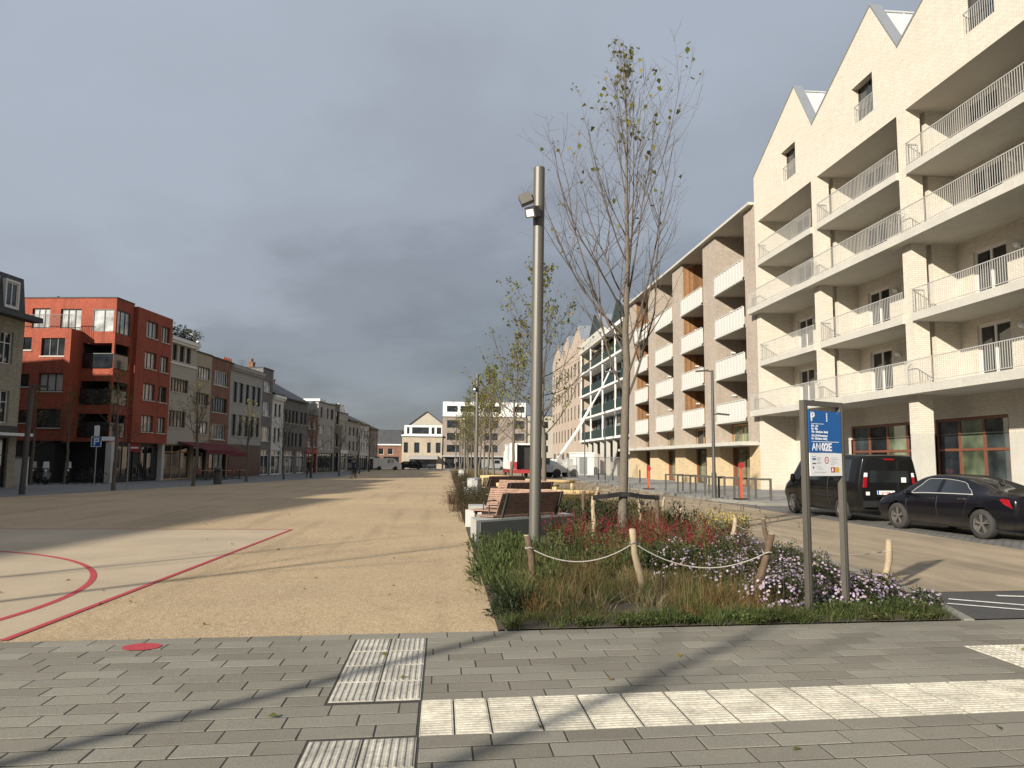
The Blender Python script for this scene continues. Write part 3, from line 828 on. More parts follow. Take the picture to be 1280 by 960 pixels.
M['awning_red'] = plain('red_awning_cloth', (.11,.010,.016), .85, var=.2, scale=2)
M['flat_roof'] = plain('roof_felt', (.06,.06,.06), .9)

def body(root, w, h, ops, wall, depth=9, roof='flat', rise=2.5, roofm='slate', cornice=None, z0=0, rev=.18, side_windows=None, ridge_in=None):
    b = MB(); b.wall(0, w, z0, h, 0, ops, rev)
    b.poly([(0,0,z0),(0,0,h),(0,depth,h),(0,depth,z0)]); b.poly([(w,0,z0),(w,depth,z0),(w,depth,h),(w,0,h)]); b.poly([(0,depth,z0),(0,depth,h),(w,depth,h),(w,depth,z0)])
    if roof == 'pitch':
        b.poly([(0,0,h),(0,depth/2,h+rise),(0,depth,h)]); b.poly([(w,0,h),(w,depth,h),(w,depth/2,h+rise)])
    wl = b.build('wall', wall, root)
    r = MB()
    if roof == 'flat':
        r.box(-.02,w-.01,-.06,depth,h+.002,h+.14)
        o = r.build('roof', M['flat_roof'], root)
    elif roof == 'pitch':
        r.extrude([(-.0,-.3,h-.02),(-.0,depth/2,h+rise+.05),(-.0,depth/2,h+rise+.22),(-.0,-.3,h+.14)], (w,0,0))
        r.extrude([(-.0,depth+.2,h-.02),(-.0,depth/2+.001,h+rise+.05),(-.0,depth/2+.001,h+rise+.22),(-.0,depth+.2,h+.14)], (w,0,0))
        o = r.build('roof', M[roofm], root)
    elif roof == 'front':     # gable over the front
        b2 = MB(); b2.poly([(0,0,h),(w,0,h),(w/2,0,h+rise)]); b2.build('gable', wall, root)
        for sx in (0, 1):
            xa, xb = (0, w/2) if sx == 0 else (w, w/2)
            dx = -.2 if sx == 0 else .2
            r.extrude([(xa+dx,-.25,h-.05),(xb,-.25,h+rise+.1),(xb,-.25,h+rise+.26),(xa+dx,-.25,h+.13)], (0,depth+.4,0))
        o = r.build('roof', M[roofm], root)
    if cornice:
        c = MB(); c.box(-.0,w-.0,-.32,-.002,h-.28,h-.0).box(-.0,w,-.20,-.002,h-.48,h-.282).build('cornice', M[cornice], root)
    return o
def chimney(roof, x, y, z, w=.8, d=.5, h=1.3, mat='brick_brown', pots=2):
    b = MB(); b.box(x,x+w,y,y+d,z-1.2,z+h); b.box(x-.05,x+w+.05,y-.05,y+d+.05,z+h,z+h+.1)
    for k in range(pots): b.lathe([(.11,h+.1),(.10,h+.5),(.0,h+.5)], 8, (x+w*(k+.5)/pots, y+d/2, z))
    b.build('chimney', M[mat], roof)
def house(s0, s1, h, label, wall, rows, shop=None, **k):
    """rows: list of (z, height, [(x, width, n panes)], frame, pane)"""
    root = rowroot(s0, label); w = s1-s0
    ops, wins = [], []
    for (z, wh, xs, fr, pn) in rows:
        for (x, ww, nm) in xs:
            ops.append((x, x+ww, z, z+wh)); wins.append((x, z, ww, wh, nm, fr, pn))
    if shop:
        sx = shop.get('x', [(.25, w-.25)]); top = shop.get('top', 2.75)
        for (a, b) in sx: ops.append((a, b, .02, top))
    ro = body(root, w, h, ops, M[wall], **k)
    for (x, z, ww, wh, nm, fr, pn) in wins: window(root, x, z, ww, wh, .14, fr, pn, nm, .68 if wh > 1.5 else None, sill='concrete')
    if shop:
        for (a, b) in sx: window(root, a, .02, b-a, top-.02, .16, shop.get('frame','dark_frame'), shop.get('pane','glass'), max(2, int((b-a)/1.1)), .78, name='shop_front', fw=.09)
        if shop.get('fascia'): MB().box(.05,w-.05,-.1,-.003,top+.02,top+.5).build('fascia', M[shop['fascia']], root)
    return root, ro

# corner house at the left edge: old brick, slate mansard
hs = []
lm = rowroot(-24, 'old beige brick corner house with black mansard roof at the left edge of the square'); w = 13.8
ops = [(x, x+1.0, z, z+1.75) for z in (6.7, 3.5) for x in (1.2,3.6,6.0,8.4,10.6,12.0)]+[(.4,6.2,.02,2.7),(6.8,13.2,.02,2.7)]
b = MB(); b.wall(0,w,0,9.3,0,ops,.2); b.poly([(w,0,0),(w,9,0),(w,9,9.3),(w,0,9.3)]); b.poly([(0,0,0),(0,0,9.3),(0,9,9.3),(0,9,0)]); b.build('wall', M['brick_old'], lm)
r = MB(); r.extrude([(0,-.02,9.32),(0,.25,11.65),(0,8.6,11.65),(0,9,9.32)], (w,0,0)); r.box(-.05,w+.5,-.7,-.03,9.22,9.5)
ro = r.build('roof', M['slate'], lm)
for x in (1.2,3.6,6.0,8.4,10.6,12.2):
    MB().box(x-.1,x+1.0,-.02,.5,9.75,9.85).box(x-.1,x+1.0,-.02,.6,11.2,11.32).box(x-.1,x,-.02,.5,9.86,11.19).box(x+.9,x+1.0,-.02,.5,9.86,11.19).build('dormer', M['white_frame'], ro)
    window(lm, x+.01, 9.86, .88, 1.32, .06, 'white_frame', 'glass', 2, name='dormer_window')
for (a,b_,c,d_) in ops: window(lm, a, c, b_-a, d_-c, .16, 'white_frame' if c > 1 else 'dark_frame', 'glass', 2 if b_-a < 2 else 5, .65)
MB().box(.1,w+.05,-.9,-.02,2.8,2.95).build('shop_canopy', M['white_paint'], lm)
MB().box(.1,w-.05,-.08,-.004,2.97,3.35).build('fascia', M['shop_dark'], lm)

# red brick apartment house
rd = rowroot(-1.38, 'bright red brick corner house with glass corner bay and open balconies', 'apartment house', 'apartment_house')
W = 7.15
b = MB()
ops4 = [(3.4,5.0,z,z+1.2) for z in (10.42,8.15,5.85,3.55)]+[(5.55,6.75,z,z+1.2) for z in (10.38,8.12,5.83,3.53)]
# square side: beyond the corner zone the wall stands 0.3 m proud
b.wall(2.2, W, 2.75, 12.35, -.3, ops4, .2); b.poly([(2.2,-.3,2.75),(2.2,-.3,12.35),(2.2,0,12.35),(2.2,0,2.75)]); b.poly([(W,-.3,2.75),(W,9,2.75),(W,9,12.35),(W,-.3,12.35)])
b.wall(0, 2.2, 2.75, 12.5, 0, [(0,1.75,10.1,11.72),(0,1.9,7.65,9.4),(0,1.9,5.2,6.8),(0,1.9,3.0,4.6)], .16)
b.poly([(0,0,12.5),(2.2,0,12.5),(2.2,9,12.5),(0,9,12.5)]); b.poly([(2.2,-.3,12.35),(W,-.3,12.35),(W,9,12.35),(2.2,9,12.35)]); b.poly([(2.2,0,12.35),(2.2,9,12.35),(2.2,9,12.5),(2.2,0,12.5)])
# street front (plane x=0, seen from -x); u = 9.5-y
f = MB()
fo_top = [(9.5-5.9,9.5-4.65,10.25,11.8),(9.5-3.9,9.5-2.44,10.25,11.75),(9.5-1.62,9.5,10.1,11.72)]
f.wall(0, 9.5, 10.2, 12.5, 0, fo_top, .16)
f.wall(9.5-2.27, 9.5, 2.75, 10.2, 0, [(9.5-2.2,9.5,7.65,9.4),(9.5-2.2,9.5,5.2,6.8),(9.5-2.2,9.5,3.0,4.6)], .16)
fo_blk = [(9.5-4.28,9.5-2.67,8.35,9.55),(9.5-5.64,9.5-4.95,8.75,9.6),(9.5-4.3,9.5-2.65,6.0,7.2),(9.5-5.64,9.5-4.95,6.3,7.15),(9.5-4.3,9.5-2.65,3.6,4.85),(9.5-5.7,9.5-4.95,3.9,4.75),(.8,2.4,8.35,9.55),(.8,2.4,6.0,7.2),(.8,2.4,3.6,4.85)]
f.wall(0, 9.5-2.27, 2.75, 10.2, -1.2, fo_blk, .2)
f.poly([(9.5-2.27,-1.2,2.75),(9.5-2.27,0,2.75),(9.5-2.27,0,10.2),(9.5-2.27,-1.2,10.2)]); f.poly([(0,-1.2,10.2),(9.5-2.27,-1.2,10.2),(9.5-2.27,0,10.2),(0,0,10.2)])
f.poly([(0,-1.2,2.75),(0,0,2.75),(9.5-2.27,0,2.75),(9.5-2.27,-1.2,2.75)])
ff = Matrix.Translation((0,9.5,0)) @ Matrix.Rotation(-math.pi/2, 4, 'Z')
n0 = len(b.v); 
for p in f.v: b.v.append(tuple(ff @ Vector(p)))
for q in f.f: b.f.append(tuple(k+n0 for k in q)); b.m.append(0)
b.build('wall', M['red_brick'], rd)
def fwin(u, z, w_, h_, wd, **k):
    p = ff @ Vector((u, wd, z)); o = window(rd, p.x, p.z*0+p.y, w_, h_, 0, **k) if False else window(rd, p.x, z, w_, h_, p.y, **k); o.rotation_euler = (0,0,-math.pi/2); return o
for (a,c,d,e) in fo_top[:2]: fwin(a,d,c-a,e-d,.12,frame='dark_frame',pane='glass_pale',nm=3)
for (a,c,d,e) in fo_blk: fwin(a,d,c-a,e-d,-1.06,frame='dark_frame',pane='glass_curtain' if c-a > 1 else 'glass',nm=3 if c-a > 1 else 1,sill='concrete')
for (a,c,d,e) in ops4: window(rd, a, d, c-a, e-d, -.16, 'dark_frame', 'glass_curtain', 3, sill='concrete')
fwin(9.5-1.62,10.1,1.6,1.62,.04,frame='dark_frame',pane='glass_pale',nm=2); window(rd,.03,10.1,1.7,1.62,.06,'dark_frame','glass_pale',3)
# balconies in the corner zone
for z in (7.65,5.2,3.0):
    MB().box(.02,1.95,.03,2.25,z-.26,z-.01).build('balcony_floor', M['concrete'], rd)
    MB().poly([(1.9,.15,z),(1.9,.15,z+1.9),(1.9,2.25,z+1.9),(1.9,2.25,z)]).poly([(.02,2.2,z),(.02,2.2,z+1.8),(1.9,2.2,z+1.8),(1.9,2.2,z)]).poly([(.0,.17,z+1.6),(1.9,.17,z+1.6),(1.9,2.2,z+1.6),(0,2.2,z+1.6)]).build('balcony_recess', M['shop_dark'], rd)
    g_ = MB().box(-.02,.0,.05,2.1,z+.05,z+1.0).box(.0,1.85,-.02,.0,z+.05,z+1.0); g_.build('balcony_glass', M['glass'], rd)
    MB().box(-.04,.02,.0,2.2,z+1.0,z+1.05).box(.022,1.9,-.04,.02,z+1.0,z+1.05).build('handrail', M['dark_frame'], rd)
rr = MB()
for u in np.arange(0, 7.2, .13): rr.box(u-.008,u+.008,-1.16,-1.14,10.22,11.1)
rr.box(0,7.2,-1.17,-1.13,11.1,11.14)
rr.xf(ff); rr.build('terrace_railing', M['dark_metal'], rd)
MB().box(-.05,2.2,-.05,9,12.502,12.56).build('roof', M['flat_roof'], rd)
gb_ = MB(); gb_.box(.6,W,.25,9,0,2.74); gb_.box(-1.0,.59,3.0,9,0,2.74); gb_.build('ground_storey', M['shop_dark'], rd)
for x in (1.2,3.4,5.2): window(rd, x, .1, 1.6, 2.4, .18, 'dark_frame', 'glass', 2, name='shop_front')
for x in (.05,W-.4): MB().box(x,x+.35,-.2,.2,0,2.74).build('column', M['concrete'], rd)
for (z, y0) in ((5.2,.3),(3.0,.3)):
    for bl_ in ((.35,.4,z+.6,.5,.4,.55),(.3,1.3,z+.7,.4,.6,.6),(1.2,.3,z+.6,.5,.4,.5),(.2,1.9,z+.5,.3,.3,.5)): link('foliage', bush_mesh('foliage', [bl_], 190, .16, .09, M['leaf_dark']), rd)
vent = MB().lathe([(.09,0),(.09,.5),(0,.5)],8,(2.0,5.5,12.56)); vent.build('vent_pipe', M['dark_metal'], rd)

W3 = lambda x0, n, w_, gap, p=1: [(x0+k*(w_+gap), w_, p) for k in range(n)]
h_, ro = house(5.85,10.65,11.15,'cream rendered house with moulded white cornice and green bush on its roof','plaster_cream',
  [(9.32,1.3,[(.72,.75,2),(1.85,.8,2),(3.0,.75,2)],'brown_frame','glass'),(6.9,1.05,[(.65,2.9,6)],'brown_frame','glass'),(4.1,1.3,[(.6,2.75,5)],'brown_frame','glass_curtain')],
  dict(top=2.75,frame='timber_pale',pane='glass_curtain'), cornice='white_paint')
MB().box(0,4.8,-.08,-.002,9.05,9.2).build('string_course', M['white_paint'], h_)
MB().box(4.2,4.7,.1,.5,11.29,12.0).build('chimney', M['plaster_white'], ro)
h_, _ = house(10.66,13.55,10.5,'narrow beige house with full width grey windows and red shop awning','plaster_beige',
  [(8.35,1.05,[(.25,2.35,5)],'dark_frame','glass_pale'),(6.15,1.05,[(.2,2.4,5)],'dark_frame','glass_curtain'),(3.75,1.05,[(.2,2.4,4)],'dark_frame','glass_pale')],dict(top=2.7))
aw = MB(); aw.extrude([(-2.6,-.05,3.0),(-2.6,-2.4,2.35),(-2.6,-2.4,2.28),(-2.6,-.05,2.92)],(5.4,0,0)); aw.box(-2.6,2.8,-2.42,-2.401,2.05,2.34); aw.build('awning', M['awning_red'], h_)
h_, ro = house(13.56,17.5,10.45,'brown brick house with wide white curtained windows','brick_brown',
  [(8.15,1.3,[(.45,2.95,6)],'white_frame','glass_curtain'),(5.75,1.3,[(.3,3.1,6)],'dark_frame','glass_curtain'),(3.35,1.35,[(.25,3.0,5)],'white_frame','glass_curtain')],dict(top=2.6,pane='glass'))
aw = MB(); aw.extrude([(.3,-.05,2.9),(.3,-1.9,2.2),(.3,-1.9,2.13),(.3,-.05,2.83)],(3.2,0,0)); aw.box(.3,3.5,-1.92,-1.901,1.85,2.19); aw.build('awning', M['awning_red'], h_)
vp = MB().lathe([(.16,0),(.16,1.3),(.22,1.32),(.22,1.5),(0,1.6)],10,(1.3,2.0,10.55)); vp.build('flue', M['white_metal'], ro)
h_, ro = house(17.51,25.4,10.35,'wide grey rendered house with tall black window strips and brown shop shutters','plaster_grey',
  [(6.9,1.95,[(.65,1.0,1),(2.0,1.05,1),(3.55,.95,1),(4.95,1.15,1),(6.35,1.1,1)],'black' if False else 'dark_frame','glass'),(3.8,2.0,[(.6,1.05,1),(2.0,1.1,1),(3.5,1.1,1),(4.9,1.1,1),(6.25,1.15,1)],'dark_frame','glass')],None,cornice='plaster_grey')
MB().box(.15,7.75,-.06,-.004,.02,3.0).build('shop_shutter', M['shop_brown'], h_)
chimney(ro,4.6,2.5,10.5,1.9,.6,.7,'red_brick',5); chimney(ro,6.4,3.0,10.5,1.0,.6,.6,'plaster_cream',2)
h_, ro = house(25.41,28.35,10.95,'tall narrow dark grey house with white framed bay windows','brick_grey',
  [(8.6,1.15,[(.4,1.9,2)],'white_frame','glass_pale'),(6.1,1.45,[(.35,1.9,2)],'white_frame','glass_pale'),(3.5,1.5,[(.25,2.2,3)],'white_frame','glass_curtain')],dict(top=2.6,frame='white_frame'))
chimney(ro,2.2,2.0,11.1,.6,.5,.7,'brick_brown',2)
h_, ro = house(28.36,31.8,8.5,'narrow house with flaking white painted front below a steep slate roof','plaster_white',
  [(6.2,1.4,[(.7,.7,2),(1.9,.7,2)],'brown_frame','glass'),(3.5,1.5,[(.7,.7,2),(1.9,.7,2)],'brown_frame','glass')],dict(top=2.6,frame='white_frame'),roof='pitch',rise=2.6,cornice='white_paint')
h_, ro = house(31.81,40.15,8.35,'long dark grey brick house under a black pitched roof','brick_grey',
  [(5.75,1.5,[(.5,.75,2),(1.7,.75,2),(2.9,.75,2),(4.1,.75,2),(5.8,.8,2),(7.2,.8,2)],'dark_frame','glass'),(3.1,1.6,[(.5,.75,2),(1.7,.75,2),(2.9,.75,2),(4.1,.75,2),(5.6,1.0,2)],'dark_frame','glass')],dict(x=[(.4,4.2),(4.9,7.9)],top=2.6,frame='white_frame',fascia='shop_dark'),roof='pitch',rise=2.5)
chimney(ro,7.4,4.0,10.7,.5,.5,.5,'brick_brown',1)
h_, ro = house(40.16,44.5,7.05,'small red brick house with bright red shop front','brick_brown',
  [(5.4,.95,[(.5,1.3,3),(2.5,1.3,3)],'white_frame','glass_curtain'),(3.2,1.1,[(.5,1.3,3),(2.5,1.3,3)],'white_frame','glass_curtain')],dict(top=2.4,frame='red_paint',fascia='red_paint'))
MB().box(.2,4.2,2.5,7,7.2,9.0).build('roof_storey', M['plaster_cream'], ro)
h_, ro = house(44.51,52,8.95,'pale grey modern house with irregular small windows','plaster_grey',
  [(7.0,1.4,[(1.0,.8,1),(3.8,.7,1),(5.6,1.2,2)],'dark_frame','glass'),(5.0,1.1,[(.6,2.0,3),(4.6,1.6,2)],'white_frame','glass_pale'),(3.0,1.2,[(.8,1.8,2),(4.8,1.6,2)],'white_frame','glass_pale')],dict(top=2.5,pane='glass'))
MB().box(1.5,4.0,.3,2.5,9.09,9.5).build('skylight', M['white_paint'], ro)
house(52.01,54.4,9.2,'slim black fronted house between two pale ones','shop_dark',
  [(6.5,1.8,[(.5,1.3,1)],'dark_frame','glass'),(3.4,1.8,[(.5,1.3,1)],'dark_frame','glass')],dict(top=2.6))
h_, ro = house(54.41,58.9,8.2,'grey house with sunlit white box on top','plaster_grey',
  [(5.9,1.2,[(.6,1.0,2),(2.6,1.0,2)],'white_frame','glass_pale'),(3.3,1.4,[(.6,1.0,2),(2.6,1.0,2)],'white_frame','glass_pale')],dict(top=2.5,frame='white_frame',fascia='white_paint'))
MB().box(.3,3.0,.2,2.6,8.35,9.5).build('roof_storey', M['white_paint'], ro)
h_, ro = house(58.91,66.0,7.3,'grey gabled house with steep dark roof in the further part of the row','plaster_grey',
  [(5.2,1.3,[(.8,.9,2),(3.0,.9,2),(5.2,.9,2)],'dark_frame','glass'),(3.0,1.4,[(.8,.9,2),(3.0,.9,2),(5.2,.9,2)],'dark_frame','glass')],dict(top=2.4),roof='pitch',rise=2.2,roofm='tile_roof')
h_, ro = house(66.01,72.0,7.1,'pale house with dark roof and brick chimney','plaster_white',
  [(5.0,1.3,[(.8,.9,2),(2.6,.9,2),(4.4,.9,2)],'white_frame','glass'),(2.9,1.4,[(.8,.9,2),(2.6,.9,2),(4.4,.9,2)],'white_frame','glass')],dict(top=2.3),roof='pitch',rise=2.0,roofm='tile_roof')
chimney(ro,4.6,4.0,9.0,.9,.5,.6,'brick_brown',2)
house(72.01,78.6,6.7,'brown house closing the left row at the far end','brick_taupe',
  [(4.7,1.3,[(.8,.9,2),(2.9,.9,2),(5.0,.9,2)],'white_frame','glass'),(2.8,1.3,[(.8,.9,2),(2.9,.9,2),(5.0,.9,2)],'white_frame','glass')],dict(top=2.2),roof='pitch',rise=1.9,roofm='tile_roof')
# rooftop bush above the cream house
p = rowpt(8.0)
rb = thing('roof_shrub', 'dark bushy shrub on the roof between red and cream houses', 'shrub', (p.x-2.2, p.y+.3, 11.29), 0)
link('foliage', bush_mesh('foliage', [(0,0,.8,1.3,1.2,.75),(1.2,.8,.6,1.2,1.0,.55),(-.9,-.8,.9,.9,.8,.85),(2.2,1.8,.5,.9,.9,.45)], 2600, .2, .1, [M['leaf_dark'], M['leaf_olive']]), rb)
link('stems', MB().tube([(0,0,0),(.1,.1,.9)],.06,6).tube([(1.1,.8,0),(1.2,.8,.6)],.05,6).tube([(-.8,-.8,0),(-.9,-.8,1.0)],.05,6).mesh('stems', M['twig']), rb)

# ------------------------------------------------------------------ houses across the far end
def far(x0, w, h, y, label, wall, rows, shop=None, **k):
    root = place('end_house', label, x0, y, 1, 0, None, 'house')
    ops, wins = [], []
    for (z, wh, xs, fr, pn) in rows:
        for (x, ww, nm) in xs: ops.append((x,x+ww,z,z+wh)); wins.append((x,z,ww,wh,nm,fr,pn))
    if shop:
        for (a,b) in shop: ops.append((a,b,.02,2.3))
    ro = body(root, w, h, ops, M[wall], **k)
    for (x,z,ww,wh,nm,fr,pn) in wins: window(root,x,z,ww,wh,.14,fr,pn,nm)
    if shop:
        for (a,b) in shop: window(root,a,.02,b-a,2.28,.16,'dark_frame','glass',max(2,int((b-a)/1.5)),.75,name='shop_front')
    return root, ro
h_, ro = far(-15.5,7.5,4.6,151,'low brick house with big black mansard roof at the far left corner','brick_brown',
  [(2.7,1.2,[(3.0,1.0,1),(4.8,1.0,1)],'white_frame','glass')],[(.5,3.2),(4,7)])
MB().box(-.1,7.4,-.3,-.01,4.5,4.75).build('cornice', M['white_paint'], h_)
MB().extrude([(0,.0,4.76),(0,1.2,7.6),(0,8,7.6),(0,9,4.76)],(7.4,0,0)).build('mansard', M['slate'], ro)
h_, ro = far(-7.95,7.8,6.45,150,'yellow brick cafe building with white attic band and awning','brick_yellow',
  [(3.1,2.0,[(2.4,1.0,1),(4.9,.7,1),(6.6,.9,1),(.4,.8,1)],'dark_frame','glass')],[(1.6,6.7)])
MB().box(-.1,7.85,-.35,-.01,6.3,6.62).build('cornice', M['white_paint'], h_)
b = MB(); b.wall(.4,7.7,6.63,8.35,.5,[(.9,1.4,6.8,8.1),(1.9,5.2,6.8,8.1),(5.7,6.3,6.8,8.1),(6.7,7.6,6.8,8.1)],.15); b.box(.4,7.7,.66,6,8.351,8.5); b.build('attic', M['white_paint'], h_)
for (a,c) in ((.9,.5),(1.9,3.3),(5.7,.6),(6.7,.9)): window(h_,a,6.8,c,1.3,.62,'dark_frame','glass',1)
b = MB(); b.extrude([(1.4,-.02,2.6),(1.4,-1.6,2.15),(1.4,-1.6,2.05),(1.4,-.02,2.5)],(5.6,0,0)); b.box(1.4,7.0,-1.62,-1.601,1.85,2.12); b.build('awning', M['plaster_grey'], h_)
h_, ro = far(-7.6,8.4,8.6,162,'pale gabled house rising behind the yellow brick cafe','plaster_cream',[(6.5,1.5,[(2.2,.9,1),(5.0,.9,1)],'dark_frame','glass')],None,roof='front',rise=3.2,roofm='tile_roof')
h_, ro = far(-.1,16.6,10.15,150.3,'taupe brick apartment building with white top floor closing the far end','brick_taupe',
  [(8.05,1.5,[(.9,2.5,3),(4.6,2.5,3),(8.4,2.5,3),(13.7,2.5,3)],'dark_frame','glass'),(5.65,1.4,[(.9,2.5,3),(4.6,2.5,3),(8.4,2.5,3),(13.7,2.5,3)],'dark_frame','glass'),(3.3,1.4,[(.9,2.5,3),(4.6,2.5,3),(8.4,2.5,3),(13.7,2.5,3)],'dark_frame','glass')],[(.6,2.4),(3.0,8.2),(9,15.8)])
b = MB(); tops = [(.8,2.9,11.2,12.4),(3.5,7.0,11.2,12.4),(8.2,11.5,11.2,12.4),(14.1,16.2,11.2,12.4)]
b.wall(0,16.4,10.3,13.2,-.1,tops,.2); b.poly([(0,-.1,10.3),(0,-.1,13.2),(0,9,13.2),(0,9,10.3)]); b.poly([(16.4,-.1,10.3),(16.4,9,10.3),(16.4,9,13.2),(16.4,-.1,13.2)]); b.poly([(0,-.1,13.2),(16.4,-.1,13.2),(16.4,9,13.2),(0,9,13.2)])
b.build('top_storey', M['white_paint'], h_)
for (a,c,d_,e) in tops: window(h_,a,d_,c-a,e-d_,.05,'dark_frame','glass',2)
MB().box(0,16.5,-.6,-.01,2.35,2.65).build('canopy', M['plaster_grey'], h_)
h_, ro = far(16.6,8,10.6,150.6,'cream house with small windows between the taupe and the pink brick blocks','plaster_cream',[(z,1.3,[(1.2,.9,1),(3.4,.9,1),(5.6,.9,1)],'dark_frame','glass') for z in (8.2,5.8,3.4)],[(.8,7)])

# ------------------------------------------------------------------ houses further along the left side, behind the camera's shoulder (they shade the square)
ss = -24.02
for k, (wd, hh, lab, wl) in enumerate(((7.5,12.2,'grey rendered house left of the black mansard house','plaster_grey'),(8,13.0,'brown brick house left of the grey rendered one','brick_brown'),(7,12.6,'cream house in the near part of the left row','plaster_cream'),(9,14.0,'wide grey brick house in the near part of the left row','brick_grey'),(8,13.8,'beige house near the start of the left row','plaster_beige'),(9,13.8,'tall white house near the start of the left row','plaster_white'),(9,13.0,'old brick house at the start of the left row','brick_old'))):
    house(ss-wd, ss-.01, hh, lab, wl, [(z,1.5,W3(.8,int(wd/2.2),1.0,1.1,2),'white_frame','glass') for z in np.arange(3.6,hh-1.8,2.7)], dict(top=2.6))
    ss -= wd
sroot = place('row_house', 'unseen brick house added in the side street to shade the red house front', -33.0, 34.0, 0, 1, None, 'house')  # hidden house, added so that its shadow covers the lower red front
body(sroot, 10.2, 12.6, [(x,x+1,z,z+1.5) for x in (1,3.2,5.4,7.6) for z in (3.5,6.5,9.5)], M['brick_brown'], depth=14)
for x in (1,3.2,5.4,7.6):
    for z in (3.5,6.5,9.5): window(sroot, x, z, 1, 1.5, .14, 'white_frame', 'glass', 2)

def antenna(sx, dy, z, h):
    p = rowpt(sx); n = Vector((-.99,.139)); q = Vector((p.x,p.y))+n*dy
    t_ = thing('roof_antenna', 'thin roof antenna above the %s' % ('white narrow house' if sx > 28 else 'brown brick house'), 'antenna', (q.x,q.y,z), R(20))
    b = MB(); b.tube([(0,0,-.3),(0,0,h)],.02,5)
    for k in range(4): b.tube([(-.4+.05*k,0,h-.1-.18*k),(.4-.05*k,0,h-.1-.18*k)],.01,4)
    b.build('mast', M['dark_metal'], t_)
antenna(16.5,3,10.6,1.6); antenna(30.5,4.4,11.0,1.5)
# ------------------------------------------------------------------ trees
t1 = make_tree('young_maple', 'tall nearly bare young tree in the flower bed, tied to stakes with a black strap', (3.98,16.7,0), H=12.4, r0=.108, fork=2.9, n1=28, n2=9, n3=4, spread=.29, nleaf=230, leafsize=.12, seed=5, lean=(.25,0), group='young trees along the planting bed', toponly=True)
t2 = make_tree('young_maple', 'leafy young tree just behind the tall grey lamp post', (3.95,29.5,0), H=10.6, r0=.10, fork=2.6, n1=30, n2=8, n3=3, spread=.50, nleaf=1000, leafsize=.12, seed=9, group='young trees along the planting bed')
protoA = make_tree('young_maple', 'leafy young tree by the log rails, third from the camera', (3.9,43.5,0), H=9.6, r0=.10, fork=2.6, n1=22, n2=7, n3=3, spread=.42, nleaf=950, leafsize=.13, seed=13, group='young trees along the planting bed')
protoB = make_tree('young_maple', 'pale leafed young tree behind the benches, fourth from the camera', (3.8,56.5,0), H=9.4, r0=.10, fork=2.5, n1=22, n2=6, n3=3, spread=.40, nleaf=900, leafsize=.13, seed=17, group='young trees along the planting bed', sides=4)
labs = ['young tree seen over the slatted benches, fifth from the camera','young tree near the box truck, sixth from the camera','young tree in the middle of the far planting bed','slim tree in front of the taupe brick building','small looking tree in the far planting bed, second from its end','last young tree of the row at the far end']
for k, (y, pr) in enumerate(((69.5,0),(82.5,1),(95.5,0),(108,1),(118,0),(126,1))):
    c = copy_tree((protoA, protoB)[pr]); c.location = (3.75+.2*math.sin(k*2.1), y, 0); c.rotation_euler = (0,0,1.1+k*1.7); s = (.93,1.0,.9,.97,.92,.88)[k]; c.scale = (s,s,s); c['label'] = labs[k]
# second file of trees at the left edge of that bed
labs = ['young tree by the grey bin at the gravel edge','young tree at the gravel edge behind the second lamp post','young tree at the gravel edge in the middle distance','young tree at the gravel edge near the far end']
for k, (x, y, pr) in enumerate(((2.9,50,1),(2.7,63,0),(2.5,76,1),(2.4,100,0))):
    c = copy_tree((protoA, protoB)[pr]); c.location = (x, y, 0); c.rotation_euler = (0,0,2.6+k*1.3); s = (.86,.9,.85,.9)[k]; c.scale = (s,s,s); c['label'] = labs[k]
# bare saplings along the left houses
lt = make_tree('sapling', 'bare sapling on the gravel edge in front of the red brick house', (-16.9,41.3,0), H=6.9, r0=.10, fork=2.4, n1=18, n2=6, n3=2, spread=.42, nleaf=160, leafsize=.12, seed=23, group='saplings along the left houses', sides=4)
labs = ['bare sapling before the cream rendered house with the white cornice','bare sapling before the wide grey house with black window strips','bare sapling before the long dark grey brick house','bare sapling before the red shop front','bare sapling near the cyclist','bare sapling before the last houses of the left row','thin sapling at the far left corner of the square']
for k, (x, y) in enumerate(((-14.9,47.6),(-14.4,58),(-13.2,65.5),(-11.9,71),(-10.6,80),(-9.8,92),(-10.2,108))):
    c = copy_tree(lt); c.location = (x,y,0); c.rotation_euler = (0,0,k*1.9+.7); s = (1.0,.98,.95,1.0,.95,1.0,.95)[k]; c.scale = (s,s,s); c['label'] = labs[k]
for k, (x, y, lab) in enumerate(((-24.9,49.0,'tall bare sapling beside the parked scooters under the red brick house'),(-23.7,50.6,'thin bare sapling right of the scooters under the red brick house'))):
    c = copy_tree(lt); c.location = (x,y,0); c.rotation_euler = (0,0,k*2.2); c.scale = (.9,.9,.95); c['label'] = lab
# trees behind the camera, which throw the long streaks over the paving
st = make_tree('plane_tree', 'bare street tree behind the viewpoint, nearest to the paving', (-7.0,-2.7,0), H=9.5, r0=.085, fork=4.6, n1=9, n2=3, n3=1, spread=.34, nleaf=0, leafsize=.15, seed=31, group='street trees behind the viewpoint', sides=4)
for k, (x, y, lab) in enumerate(((-8.2,-1.5,'bare street tree behind the viewpoint, second from the paving'),(-11.6,2.6,'bare street tree left of the court'),(-14.2,3.3,'bare street tree at the left end of the court'))):
    c = copy_tree(st); c.location = (x,y,0); c.rotation_euler = (0,0,k*2+1); c['label'] = lab
